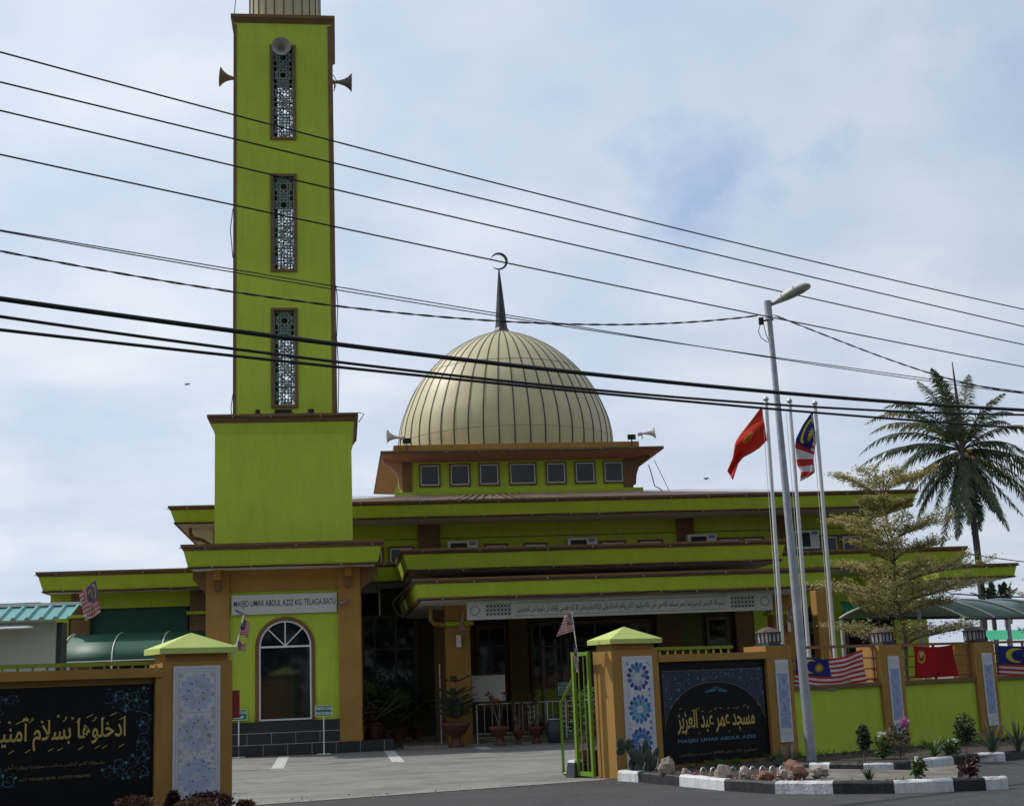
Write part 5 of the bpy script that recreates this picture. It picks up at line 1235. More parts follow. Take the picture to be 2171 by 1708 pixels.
def topiary(x, y, h, r, rh, label, sd):
    u, v = bpos(Z7, x, y); t = thing('topiary_shrub', label, 'shrub', B, (u, v, .1), bg_); rnd = random.Random(sd)
    mb = MB(); mb.tube([(u, v, .08), (u+.01, v, .1+h*.5), (u, v, .1+h)], .012, 6); mb.build('stem', BARK, t)
    mb = MB(); leaves(mb, (u+.03, v, .1+h), (r, r, rh), 900, .05, rnd, shell=.1); leaves(mb, (u+.05, v, .1+h-rh*.4), (r*1.25, r*1.1, rh*.5), 400, .05, rnd); mb.build('crown', LF_DARK, t)
topiary(290, 1000, .42, .10, .20, 'small dark clipped shrub on a thin stem, left of the flowers', 1); topiary(1490, 905, .45, .17, .25, 'larger dark clipped shrub on a thin stem below the red wall flag', 2)
def flowershrub(x, y, h, r, lm, fm, label, sd, nf=3, fs=.035):
    u, v = bpos(Z7, x, y); t = thing('flowering_shrub', label, 'shrub', B, (u, v, .1), bg_); rnd = random.Random(sd)
    mb = MB()
    for k in range(5): mb.tube([(u, v, .08), (u+rnd.uniform(-r, r)*.6, v+rnd.uniform(-r, r)*.5, .1+h*.8)], .006, 4)
    mb.build('stem', BARK, t)
    mb = MB(); leaves(mb, (u, v, .1+h*.5), (r, r, h*.5), 260, .075, rnd, shell=.2); mb.build('foliage', lm, t)
    mb = MB()
    for k in range(nf):
        a = rnd.uniform(0, 6.28); c = (u+r*.7*math.cos(a), v-r*.4, .1+h*rnd.uniform(.85, 1.05)); leaves(mb, c, (fs, fs, fs), 26, fs*1.3, rnd, shell=0, asp=.9)
    mb.build('flower', fm, t)
flowershrub(515, 925, .38, .13, LF_MID, FL_WHITE, 'small bright green shrub with white flowers below the pilaster', 3, 2); flowershrub(715, 925, .62, .19, LF_GREY, FL_PINK, 'leafy shrub with pink flowers below the pilaster', 4, 4, .045)
flowershrub(930, 1150, .26, .07, LF_MID, FL_WHITE, 'slim green sprig with pale flowers inside the kerb island', 14, 2, .02); flowershrub(1530, 1130, .2, .12, LF_RED, LF_RED, 'dark reddish low plant at the right end of the kerb island', 15, 1)
flowershrub(1320, 890, .25, .15, LF_MID, FL_WHITE, 'low plant with two white flowers left of the larger clipped shrub', 16, 2, .022)
def grassy(f, x, y, n, L, w, mat, label, sd, droop=.6, spread=1.0, name='spiky_plant', z=.1):
    u, v = bpos(f, x, y, z); t = thing(name, label, 'plant', B, (u, v, z), bg_); rnd = random.Random(sd)
    mb = MB(); blades(mb, (u, v, z), n, L, w, rnd, droop, spread); mb.build('leaves', mat, t)
    mb = MB(); mb.lathe([(.03, z-.03), (.02, z+.05)], (u, v, 0), 8); mb.build('stem', BARK, t)
grassy(Z7, 1110, 905, 34, .42, .035, LF_MID, 'low arching green blades right of the pink flowers', 5); grassy(Z7, 1800, 860, 46, .62, .035, LF_GREY, 'arching green blades below the third pilaster', 6)
grassy(Z7, 2110, 850, 36, .62, .04, LF_GREY, 'tall spiky green blades at the right edge', 7, .3, .8); grassy(Z7, 350, 1195, 40, .24, .022, LF_DARK, 'dark spiky tuft in the kerb island', 8, .2, .9)
grassy(Z7, 230, 1000, 16, .12, .02, LF_MID, 'tiny green tuft left of the small clipped shrub', 9)
grassy(Z4, 1700, 1400, 40, .42, .02, LF_GREY, 'grey green upright sprigs right of the name board', 10, .05, .35); grassy(Z4, 1790, 1390, 40, .42, .02, LF_GREY, 'grey green upright sprigs beside the lamp post', 12, .05, .35)
# cactus
u, v = bpos(Z4, 520, 1440); t = thing('cactus', 'dark prickly pear cactus in front of the right gate pillar', 'cactus', B, (u, v, .1)); k_ = B.at(*Z4(0, 1400), v)[0]
pads = [(375, 1192, 34, 44, .5), (372, 1248, 40, 30, .2), (450, 1225, 36, 62, .45), (480, 1285, 34, 52, .6), (527, 1235, 9, 50, 0), (574, 1218, 27, 52, -.1), (530, 1320, 40, 62, 0), (600, 1300, 34, 58, -.1), (662, 1272, 25, 48, -.55), (520, 1410, 40, 50, 0), (600, 1400, 38, 55, -.1), (470, 1370, 30, 45, .5), (645, 1350, 28, 50, -.4), (437, 1160, 8, 18, 0)]
for i, (x, y, a, b, rt) in enumerate(pads):
    vv = v+.03*((i % 3)-1); uc, zc = B.at(*Z4(x, y), vv); s = .0088/1.0; mb = MB(); rows = []
    sc = (B.at(*Z4(x+50, y), vv)[0]-uc)/50
    for p in range(7):
        th = PI*p/6; row = []
        for q in range(14):
            f = 2*PI*q/14; X = a*sc*math.sin(th)*math.cos(f); Y = .028*math.sin(th)*math.sin(f); Z = b*sc*math.cos(th); row.append((uc+X*math.cos(rt)-Z*math.sin(rt), vv+Y, zc+X*math.sin(rt)+Z*math.cos(rt)))
        rows.append(row)
    mb.smooth = True; mb.grid(rows, True); mb.build('pad', pmat('cactus_green', (.035, .055, .035), .65, .25, 8, .4, 60), t)
# bushes in front of the left pillar
def lowbush(px, py, rx, h, mat, label, sd, d=-.7):
    u, z = B.at(px, py, d); t = thing('bush', label, 'bush', B, (u, d, 0), 'bushes in front of the left sign wall'); rnd = random.Random(sd)
    mb = MB(); leaves(mb, (u, d, z-h*.6), (rx, rx*.8, h), 1500, .06, rnd, shell=.2); mb.build('foliage', mat, t)
    mb = MB(); mb.tube([(u, d, 0), (u, d, max(.1, z-h))], .02, 5); mb.build('stem', BARK, t)
lowbush(440, 1688, .34, .16, LF_RED, 'dark red leafy bush in front of the left gate pillar', 21); lowbush(366, 1688, .07, .14, LF_RED, 'narrow dark red bush left of the wide red bush', 22)
lowbush(283, 1694, .24, .10, LF_TANL, 'coppery dry bush below the gold script board', 23); lowbush(520, 1702, .1, .05, LF_TANL, 'small dry bush top at the right foot of the left gate pillar', 24); lowbush(415, 1700, .3, .1, LF_TANL, 'coppery low bush below the wide red bush', 25, -.9)
# ------------------------------------------------------------------ SHED AND AWNINGS
t = thing('shed', 'pale shed with a teal corrugated roof behind the left sign wall', 'shed', SH, (0, 1, 0))
a = SH.at(118, 1322, 0); zr = SH.at(75, 1285, .45)[1]; ze = SH.at(75, 1313, -.35)[1]; ur = SH.at(152, 1300, -.3)[0]
mb = MB(); mb.box(-3, a[0], 0, .06, 0, a[1]+.05); mb.build('wall', SHW, t)
mb = MB(); mb.box(a[0]+.0, a[0]+.09, .07, .5, 0, a[1]+.03); mb.build('corner_post', DARKM, t)
mb = MB(); rows = [[], []]; n = 40; u = -3.0; P0 = []
while u < ur-.05:
    for du, dz in ((0, 0), (.03, .045), (.07, .045), (.10, 0), (.235, 0)):
        if u+du < ur: P0.append((u+du, dz))
    u += .235
for v, z, k in ((-.35, ze, 0), (.45, zr, 1)): rows[k] = [(x, v, z+d) for x, d in P0]
mb.grid(rows); o = mb.build('roof', TEAL, t); md = o.modifiers.new('thickness', 'SOLIDIFY'); md.thickness = .01
mb = MB(); mb.box(-3, ur-.03, .38, .6, zr+.0, zr+.055); mb.build('ridge_cap', WHITE, t)
b = SH.at(60, 1325, -.5); mb = MB(); mb.face([(-3, -.5, b[1]-.03), (b[0]-.1, -.5, b[1]-.03), (b[0]+.06, -.4, b[1]-.02), (b[0]-.15, -.1, b[1]+.04), (-3, -.1, b[1]+.04)]); o = mb.build('white_sheet', WHITE, t); md = o.modifiers.new('thickness', 'SOLIDIFY'); md.thickness = .02
# curved awning on the left wing
t = thing('curved_awning', 'dark green curved awning with white hoops below the left wing', 'awning', M, (-3.5, 4.6, 2.4))
uA = M.at(128, 1400, 3.4)[0]; zb = M.at(130, 1404, 3.4)[1]; ztp = M.at(160, 1346, 5.4)[1]
def awp(s): return 3.4+2.0*(1-math.cos(s*PI/2)), zb+(ztp-zb)*math.sin(s*PI/2)
mb = MB(); mb.smooth = True; mb.grid([[(uu, *awp(k/12)) for k in range(13)] for uu in (uA, uA+1.3, uA+2.6, uA+4.3)]); o = mb.build('sheet', AWN, t); md = o.modifiers.new('thickness', 'SOLIDIFY'); md.thickness = .008
for k in range(4):
    uu = uA+.04+k*1.32; mb = MB(); mb.tube([(uu, awp(q/12)[0]-.012, awp(q/12)[1]+.015) for q in range(13)], .02, 6); mb.tube([(uu, 3.38, zb), (uu, 3.38, 0)], .025, 6); mb.build('hoop', WHITE, t)
mb = MB(); mb.tube([(uA, 3.39, zb), (uA+4.3, 3.39, zb)], .02, 6); mb.build('gutter', WHITE, t)
# big vaulted canopy on the right
WL = Frame(0, 0, 0)
t = thing('vaulted_canopy', 'grey green vaulted canopy with white hoops at the right edge', 'canopy', WL, (9, 27, 0))
def at3(x, y, Y): u, z = WL.at(x, y, Y); return Vector((u, Y, z))
A = at3(*R1(1450, 212), 29.6); C_ = at3(*R1(445, 215), 29.4); AP = at3(*R1(975, 62), 29.5); ax = Vector((.84, .54, 0))
zav = (A.z+C_.z)/2; hgt = AP.z-zav
def vault(s, d):      # s 0..1 from far eave to near eave
    p = C_.lerp(A, s); return Vector((p.x, p.y, p.z+hgt*math.sin(PI*s)**.85))+ax*d
mb = MB(); mb.smooth = True; mb.grid([[vault(k/20, d) for k in range(21)] for d in (0, 2, 4, 6, 8)]); o = mb.build('sheet', AWNG, t); md = o.modifiers.new('thickness', 'SOLIDIFY'); md.thickness = .01
for d in (0, .95, 2.1, 3.3, 4.6):
    mb = MB(); mb.tube([vault(k/20, d)+Vector((0, 0, .02)) for k in range(21)], .022, 6); mb.build('hoop', WHITE, t)
for s in (0, 1):
    mb = MB(); mb.tube([vault(s, 0), vault(s, 8)], .03, 6); mb.build('eave_beam', DARKM, t)
for s, d in ((.62, .05), (1, 1.4), (0, .05), (1, 4)):
    p = vault(s, d); mb = MB(); mb.tube([p, (p.x, p.y, 0)], .045, 8); mb.build('post', GALV, t)
for (x0, x1, y0, y1, lab) in ((1797, 1884, 1291, 1304, 'bright green awning seen through the tree, left of the vaulted canopy post'), (1942, 2030, 1289, 1303, 'bright green awning under the vaulted canopy')):
    a = M.at(x0, y1, 5.2); b = M.at(x1, y0, 5.2)
    t = thing('window_awning', lab, 'awning', M, ((a[0]+b[0])/2, 6, a[1]), 'bright green awnings on the right wing')
    mb = MB(); c = (a[0]+b[0])/2; mb.face([(a[0], 5.2, a[1]), (b[0], 5.2, a[1]), (b[0]-.3, 6.6, b[1]+.35), (a[0]+.3, 6.6, b[1]+.35)]); o = mb.build('sheet', GRN, t); md = o.modifiers.new('thickness', 'SOLIDIFY'); md.thickness = .01
    mb = MB(); mb.tube([(a[0], 5.2, a[1]), (b[0], 5.2, a[1])], .018, 6); mb.build('rim', WHITE, t)
t = thing('lean_to_roof', 'bright green corrugated roof low behind the wall at the right edge', 'roof', B, (13, 5, 0))
a = B.at(2098, 1357, 4); b = B.at(2104, 1342, 5.5); mb = MB(); P0 = []; u = a[0]
while u < a[0]+6: P0 += [(u, 0), (u+.06, .03), (u+.12, 0)]; u += .13
mb.grid([[(x, 4, a[1]+d) for x, d in P0], [(x+b[0]-a[0], 5.8, b[1]+d+.08) for x, d in P0]]); o = mb.build('sheet', GRN, t); md = o.modifiers.new('thickness', 'SOLIDIFY'); md.thickness = .008
for uu in (a[0]+.2, a[0]+3):
    mb = MB(); mb.tube([(uu, 4.1, 0), (uu, 4.1, a[1])], .03, 6); mb.build('post', GALV, t)
# far roof line at the left edge
t = thing('far_house', 'brown roofed building far behind the teal shed', 'house', WL, (-24, 60, 0))
h = WL.at(60, 1277, 60)[1]; xr = WL.at(132, 1284, 60)[0]; mb = MB(); mb.box(-34, xr-.6, 61, 68, 0, h-.4); mb.build('wall', SOFF, t)
mb = MB(); mb.ext([(-34.5, h-.5), (xr+.4, h-.35), (xr-1, h), (-34.5, h+.05)], 60, 69); mb.build('roof', BROWN, t)
# ------------------------------------------------------------------ PALMS
def frond(mb, lm, o, d0, L, droop, rnd, ll=.72, n=64, hang=.75):
    p = Vector(o); d = Vector(d0).normalized(); seg = 14; P = [p.copy()]; D = [d.copy()]
    for k in range(seg):
        d = (d+Vector((0, 0, -droop/seg*(.6+k/seg*1.2)))).normalized(); p = p+d*L/seg; P.append(p.copy()); D.append(d.copy())
    mb.cm = 1; mb.tube(P, [.035*(1-.85*k/seg) for k in range(seg+1)], 4); mb.cm = lm
    for k in range(n):
        t = .10+.9*(k+.5)/n; x = t*seg; i = min(int(x), seg-1); f = x-i; q = P[i].lerp(P[i+1], f); dd = D[i].lerp(D[i+1], f).normalized()
        side = dd.cross(Vector((0, 0, 1)))
        if side.length < .15: side = dd.cross(Vector((.3, 1, 0)))
        side.normalize(); ln = ll*math.sin(PI*min(1, .18+t*.82))**.6*rnd.uniform(.75, 1.1)
        for sg in (-1, 1):
            a = (side*sg*.75+dd*.7+Vector((rnd.gauss(0, .16), rnd.gauss(0, .16), -hang*rnd.uniform(.15, 1.1)*max(.25, 1-abs(dd.z))))).normalized(); w = dd*.03
            m_ = q+a*ln*.5; e = m_+(a+Vector((0, 0, -hang*1.0))).normalized()*ln*.5
            mb.face([q-w, q+w, m_+w, m_-w]); mb.face([m_-w, m_+w, e])
def palm(name, label, base, crown, fr_list, L, seed, group=None, coco=True, ll=.74):
    t = thing(name, label, 'palm tree', WL, (base[0], base[1], 0), group); rnd = random.Random(seed)
    b = Vector((base[0], base[1], 0)); c = Vector(crown); mb = MB(); pts = []; n = 24
    for k in range(n+1):
        s = k/n; p = b.lerp(c, s)+Vector((.25*math.sin(s*PI), 0, 0)); pts.append(p)
    mb.tube(pts, [(.17-.05*s/n)*(1+.05*(s % 2)) for s in range(n+1)], 12); mb.build('trunk', PBARK, t)
    mb = MB(); c = pts[-1]
    for (ang, dep, ln, dr) in fr_list:
        a = math.radians(ang+rnd.gauss(0, 5)); dr *= rnd.uniform(.85, 1.45); ln *= rnd.uniform(.86, 1.1); frond(mb, 2 if rnd.random() < .14 else 0, c, (math.cos(a), dep, math.sin(a)), L*ln, dr, rnd, ll)
    if coco:
        mb.cm = 1; mb.tube([c, c+Vector((.02, 0, L*.42)), c+Vector((-.03, 0, L*.93))], [.13, .09, .02], 6)
    mb.build('crown', [LF_PALM, PBARK, LF_PALMY], t)
    if coco:
        for k in range(11):
            a = rnd.uniform(0, 6.28); p = c+Vector((.35*math.cos(a), -.25+.2*math.sin(a), rnd.uniform(-.55, 0))); mb = MB(); mb.lathe([(.03, -.10), (.07, -.06), (.09, 0), (.07, .07), (.02, .10)], p, 10); mb.build('coconut', COCO, t)
    return t
COCO = pmat('coconut_husk', (.33, .19, .05), .6, .25, 6, .1, 20)
PC = at3(2040, 955, 60)
rnd = random.Random(3)
fl_ = [(84, .3, .95, .55), (96, .4, 1.0, .7), (104, -.3, 1.0, .8), (112, .3, 1.05, .9), (119, -.2, 1.05, 1.05), (126, .3, 1.1, 1.1), (133, -.2, 1.1, 1.3), (141, .1, 1.05, 1.45), (100, .1, .9, 1.3), (115, .5, .9, 1.5), (73, -.3, .85, .9), (64, .2, .9, 1.2), (54, .3, .98, 1.3), (44, -.2, .98, 1.5), (34, .3, 1.0, 1.5),
       (148, .3, 1.0, 1.5), (155, -.3, 1.05, 1.3), (164, .25, 1.0, 1.2), (172, -.1, 1.08, .95), (183, -.3, .98, .9), (192, .3, .95, .8), (200, 0, .9, .7), (24, -.3, 1.0, 1.4), (15, .2, 1.05, 1.2), (7, -.2, 1.05, 1.1), (0, .3, 1.0, .9), (-10, -.1, 1.0, .8), (-20, .3, 1.0, .7), (-30, -.2, .95, .5)]
fl_ += [(rnd.uniform(-135, -38), rnd.uniform(-.7, .7), rnd.uniform(.6, 1.08), rnd.uniform(-.1, .9)) for _ in range(20)]+[(rnd.uniform(205, 232), rnd.uniform(-.4, .4), .85, .6) for _ in range(5)]
pb = at3(2082, 1398, 60)
palm('coconut_palm', 'tall coconut palm with yellow coconuts behind the right end of the mosque', (pb.x, pb.y), PC, fl_, 4.35, 5)
P2 = at3(2335, 960, 66); palm('coconut_palm', 'coconut palm whose frond tips reach in at the right edge of the photo', (P2.x+.5, 66), P2, [(x, y, .9, w) for x, y, z, w in fl_[::2]], 4.35, 9, coco=False)
for px, lab, sd in ((2104, 'small dark fronded plant between the mosque roof and the grey canopy', 4), (2132, 'small leaning fronded plant above the grey canopy', 6)):
    p = at3(px, 1285, 48); t = thing('banana_plant', lab, 'plant', WL, (p.x, 48, 0), 'fronded plants beyond the canopy'); rnd = random.Random(sd); mb = MB(); mb.tube([(p.x, 48, 0), (p.x, 48, p.z)], .08, 6); mb.build('trunk', PBARK, t)
    mb = MB()
    for k in range(6): a = math.radians(60+k*12+rnd.uniform(-6, 6)); frond(mb, 0, (p.x, 48, p.z), (math.cos(a), rnd.uniform(-.3, .3), math.sin(a)), .9, .8, rnd, .22, 16)
    mb.build('crown', [LF_DARK, PBARK], t)
# ------------------------------------------------------------------ TIERED TREES
def tiered(label, fr, base, top, tiers, seed):
    Y = 28.5; b = at3(*base, Y); b.z = 0; tp = at3(*top, Y); t = thing('tiered_tree', label, 'tree', WL, (b.x, Y, 0), 'tiered trees behind the wall'); rnd = random.Random(seed)
    mb = MB(); n = 20; tr = [b.lerp(tp, k/n)+Vector((.04*math.sin(k), 0, 0)) for k in range(n+1)]; mb.tube(tr, [.06*(1-.8*k/n) for k in range(n+1)], 8); mb.build('trunk', BARK, t)
    def tat(z): s = min(1, max(0, z/tp.z)); return b.lerp(tp, s)
    br = MB(); lf = MB()
    for (zc, R, rise, nb, nl, side) in tiers:
        for k in range(nb):
            a = 2*PI*(k+rnd.uniform(-.3, .3))/nb; rr = R*rnd.uniform(.75, 1.1)*(1+side*math.cos(a)); o = tat(zc-rise); P = []
            for q in range(8):
                s = q/7; P.append(o+Vector((math.cos(a)*rr*s, math.sin(a)*rr*s, rise*(s**.75)+.05*math.sin(s*5+k))))
            br.tube(P, [.015*(1-.8*q/7) for q in range(8)], 4)
            for q in range(13):
                s = .22+.78*q/12; i = s*7; p = P[min(int(i), 6)].lerp(P[min(int(i)+1, 7)], i-int(i)) if i < 7 else P[7]
                sg = 1 if q % 2 else -1; a2 = a+sg*rnd.uniform(.6, 1.1); l2 = rr*.36*(1.15-s*.7)*rnd.uniform(.7, 1.2); e = p+Vector((math.cos(a2)*l2, math.sin(a2)*l2, l2*rnd.uniform(.1, .45)))
                br.tube([p, e], .006, 3, False)
                for _ in range(int(nl*2.6)):
                    f = rnd.uniform(.15, 1.1); c = p.lerp(e, f)+Vector((rnd.gauss(0, .05), rnd.gauss(0, .05), rnd.gauss(.02, .035)))
                    lf.cm = 0 if rnd.random() < .62 else 1; d = Vector((rnd.gauss(0, 1), rnd.gauss(0, 1), rnd.gauss(.2, .5))).normalized(); w = d.cross(Vector((rnd.gauss(0, .5), rnd.gauss(0, .5), 1))).normalized(); sz = rnd.uniform(.028, .058)
                    lf.face([c, c+d*sz*.6+w*sz*.3, c+d*sz*1.2, c+d*sz*.6-w*sz*.3])
    br.build('branches', BARK, t); lf.build('leaves', [LF_CREAM, LF_CREAM2], t); return t
def zat(y, x=1900): return at3(x, y, 28.5).z
tiers = [(zat(1005), .95, .42, 8, 20, .05), (zat(1062), .62, .30, 7, 20, 0), (zat(1100), 1.2, .55, 9, 22, 0), (zat(1150), 1.0, .4, 8, 18, .2), (zat(1195), 1.55, .5, 9, 20, .3), (zat(1240), 1.75, .45, 9, 22, .12), (zat(1275), 1.1, .35, 7, 20, 0), (zat(1330), 1.75, .4, 8, 16, .0)]
tt = tiered('tiered tree with tiny cream leaves behind the boundary wall, right of the flagpoles', WL, (1928, 1395), (1868, 998), tiers, 4)
t2 = copy_tree(tt, (at3(2345, 1300, 31).x, 31, 0), 1.3, 'tiered tree with tiny cream leaves reaching in at the right edge', 'tiered trees behind the wall', .93)
# ------------------------------------------------------------------ COURTYARD THINGS
def mpos(x, y, z=0): X, Y = G(x, y, z); q = np.array((X, Y))-M.o; return float(q@M.e), float(q@M.n)
def signpost(px, py, w, h, z0, lines, label, cat='sign'):
    u, v = mpos(px, py); t = thing('parking_sign', label, cat, M, (u, v, 0), 'green signs on white posts')
    mb = MB(); mb.box(u-.015, u+.015, v-.015, v+.015, .02, z0); mb.build('post', WHITE, t); mb = MB(); mb.box(u-.16, u+.16, v-.03, v+.03, 0, .02); mb.box(u-.03, u+.03, v-.16, v+.16, 0, .022); mb.build('foot', WHITE, t)
    mb = MB(); mb.box(u-w/2, u+w/2, v-.03, v-.015, z0-.0, z0+h); b = mb.build('plate', SIGNG, t)
    mb = MB(); e = .012; y = v-.033
    for q in ((-w/2, w/2, z0, z0+e), (-w/2, w/2, z0+h-e, z0+h)): mb.box(u+q[0], u+q[1], y, y+.003, q[2], q[3])
    for q in (-w/2, w/2-e): mb.box(u+q, u+q+e, y, y+.003, z0+e, z0+h-e)
    mb.build('border', WHITE, t)
    n = len(lines)
    for k, (s, fw) in enumerate(lines):
        zc = z0+h*(1-(k+.5)/n*.9-.05); lettering(s, u-w*.46*fw, u+w*.46*fw, zc-h/n*.27, zc+h/n*.27, v-.032, WHITE, t, bold=.02)
    return t
signpost(506, 1605, .42, .26, .90, [('PARKING KHAS', 1), ('IMAM', .6)], 'green parking sign for the imam beside the left gate pillar')
signpost(687, 1598, .42, .26, .92, [('PARKING KHAS', 1), ('PENCERAMAH', 1)], 'green parking sign standing right of the arched window')
signpost(1202, 1566, .36, .33, 1.17, [('DILARANG', .6), ('MELETAK KENDERAAN', 1), ('DI HADAPAN', .9), ('PINTU MASJID', .8)], 'green notice on a post left of the open gate leaf')
def pot(par, u, v, z, r, h, mat=TERRA, foot=False, top=PEB):
    mb = MB(); pr = [(r*.5, z), (r*.55, z+h*.05), (r*.95, z+h*.75), (r, z+h*.85), (r*1.12, z+h*.87), (r*1.12, z+h), (r*.95, z+h), (r*.9, z+h*.9)]
    if foot: pr = [(r*.6, z), (r*.62, z+h*.08), (r*.36, z+h*.2), (r*.36, z+h*.42), (r*.7, z+h*.55), (r*.98, z+h*.8), (r*1.1, z+h*.9), (r*1.1, z+h), (r*.95, z+h)]
    mb.lathe(pr, (u, v, 0), 20); mb.cm = 1; mb.lathe([(r*.93, z+h*.93), (.01, z+h*.95)], (u, v, 0), 16); return mb.build('pot', [mat, top], par)
pg = 'potted plants in the courtyard'
# dracaena and fan palm on the step
u, v = mpos(712, 1577, .275); v = .9; u = M.at(712, 1520, v)[0]
t = thing('potted_plant', 'potted spiky dracaena right of the arched window', 'potted plant', M, (u, v, .275), pg); rnd = random.Random(1)
pot(t, u, v, .275, .17, .35); mb = MB(); mb.tube([(u, v, .5), (u-.05, v, 1.45)], .025, 6); mb.build('stem', BARK, t); mb = MB(); blades(mb, (u-.05, v, 1.42), 110, .62, .022, rnd, 1.1, 2.2); mb.build('leaves', LF_GREY, t)
def fanpalm(px, py, v, z0, n, L, label, sd, pr=.2):
    u = M.at(px, py, v)[0]; t = thing('potted_palm', label, 'potted palm', M, (u, v, z0), pg); rnd = random.Random(sd); pot(t, u, v, z0, pr, .4, top=SOIL); mb = MB()
    for _ in range(n):
        az = rnd.uniform(0, 6.28); e = rnd.uniform(.3, 1.15); d = Vector((math.cos(az)*math.sin(e), math.sin(az)*math.sin(e)*.8, math.cos(e))); o = Vector((u, v, z0+.45)); c = o+d*L*rnd.uniform(.7, 1.1); mb.cm = 1; mb.tube([o, c], .01, 4, False); mb.cm = 0
        s1 = d.cross(Vector((0, 0, 1))).normalized(); s2 = s1.cross(d)
        for k in range(17):
            a = -1.9+3.8*k/16; q = (d*math.cos(a)+s1*math.sin(a)).normalized(); w = q.cross(s2).normalized()*.016; e_ = c+q*.40+Vector((0, 0, -.09)); m_ = c+q*.24; mb.face([c, m_+w, e_, m_-w])
    mb.build('leaves', [LF_MID if sd == 2 else LF_DARK, LF_PALMY], t); return t
fanpalm(790, 1500, 1.1, .275, 14, .95, 'bushy fan palm in a pot between the tower and the portico', 2); fanpalm(745, 1540, .9, .275, 9, .5, 'small dark fan palm in a red pot on the tiled step', 3, .16); fanpalm(840, 1520, 2.2, .1, 12, .9, 'dark fan palm deep in the shade beside the portico', 4)
def shadebush(px, py, v, r, h, label, sd, mat=None):
    u = M.at(px, py, v)[0]; t = thing('potted_shrub', label, 'potted shrub', M, (u, v, .1), pg); rnd = random.Random(sd); pot(t, u, v, .1 if v > 1.7 else .275, .2, .35, top=SOIL)
    mb = MB(); leaves(mb, (u, v, .6+h*.5), (r, r, h*.6), 900, .11, rnd, shell=.15); mb.build('foliage', mat or LF_DARK, t); mb = MB(); mb.tube([(u, v, .4), (u, v, .7+h*.4)], .02, 5); mb.build('stem', BARK, t)
shadebush(762, 1540, .75, .42, .75, 'dark leafy shrub with a red tinge on the tiled step', 5, LF_RED); shadebush(815, 1540, 2.0, .5, .9, 'dark leafy shrub in the shade left of the portico', 6); shadebush(880, 1530, 4.0, .55, 1.1, 'dark leafy shrub deep under the portico, left of the big pot', 7); shadebush(850, 1530, 4.6, .6, 1.3, 'tall dark shrub against the shaded hall windows', 8)
shadebush(735, 1545, 1.3, .35, .7, 'dark shrub close to the right tower column', 31); shadebush(800, 1555, 1.5, .45, .6, 'low dark shrub spilling over the tiled step', 32); shadebush(780, 1500, 3.0, .6, 1.5, 'tall dark shrub behind the fan palm', 33)
# araucaria in a big red bowl
u, v = mpos(968, 1583); t = thing('potted_conifer', 'tiered dark conifer in a big red bowl at the portico column', 'potted tree', M, (u, v, 0), pg); pot(t, u, v, 0, .34, .62, foot=True, top=SOIL); rnd = random.Random(2)
mb = MB(); mb.tube([(u, v, .5), (u+.02, v, 1.75)], [.03, .01], 6); mb.build('trunk', BARK, t); mb = MB()
for z, R, n in ((.72, .55, 11), (.86, .62, 12), (1.0, .60, 12), (1.12, .55, 10), (1.30, .50, 9), (1.62, .40, 6)):
    for k in range(n):
        a = 2*PI*(k+rnd.random()*.5)/n; P = [Vector((u+R*s*math.cos(a), v+R*s*math.sin(a), z+.22*R*s+.06*s*s)) for s in (0, .25, .5, .75, 1)]; mb.tube(P, .008, 3, False)
        for q in range(36):
            s = .12+.88*q/35; p = P[min(int(s*4), 3)].lerp(P[min(int(s*4)+1, 4)], s*4-min(int(s*4), 3)); sd_ = Vector((-math.sin(a), math.cos(a), 0)); sg = 1 if q % 2 else -1; e = p+sd_*sg*.13*(1.1-s*.6)+Vector((math.cos(a)*.05, math.sin(a)*.05, .02)); mb.face([p+Vector((0, 0, .012)), e, p-Vector((0, 0, .012))]); mb.face([p+Vector((math.cos(a)*.02, math.sin(a)*.02, 0)), e, p-Vector((math.cos(a)*.02, math.sin(a)*.02, 0))])
mb.build('foliage', LF_GREY, t)
for (px, py, r, h, fl2, lab, sd) in ((1060, 1580, .24, .48, 4, 'desert rose with pink flowers in a wide red bowl below the white board', 1), (1100, 1577, .13, .33, 0, 'small red footed pot with a bare stemmed plant, middle of the row', 2), (1138, 1575, .20, .42, 2, 'red bowl with thin curving stems beside the dark vase', 3)):
    u, v = mpos(px, py); t = thing('potted_desert_rose', lab, 'potted plant', M, (u, v, 0), pg); pot(t, u, v, 0, r, h, foot=True); rnd = random.Random(sd); mb = MB(); lf = MB(); fw = MB()
    for k in range(6):
        a = rnd.uniform(0, 6.28); q = [Vector((u, v, h)), Vector((u+.1*math.cos(a), v+.08*math.sin(a), h+.3)), Vector((u+rnd.uniform(.1, .3)*math.cos(a), v+.15*math.sin(a), h+rnd.uniform(.5, .85)))]; mb.tube(q, [.025, .012, .006], 5); leaves(lf, q[2], (.09, .09, .06), 22, .07, rnd, shell=0)
        if k < fl2: leaves(fw, q[2]+Vector((0, 0, .05)), (.05, .04, .03), 24, .045, rnd, shell=0, asp=.9)
    mb.build('stem', BARK, t); lf.build('leaves', LF_DARK, t)
    if fl2: fw.build('flower', FL_RED, t)
u, v = mpos(1178, 1574); t = thing('vase', 'tall dark grey rounded vase behind the silver railing', 'vase', M, (u, v, 0)); mb = MB(); mb.lathe([(.16, 0), (.24, .2), (.25, .35), (.2, .5), (.17, .56), (.19, .6), (.15, .6)], (u, v, 0), 20); mb.build('body', DARKM, t); mb = MB(); mb.lathe([(.2, .585), (.205, .61), (.16, .615)], (u, v, 0), 20, cap=False); mb.build('lip', GALV, t)
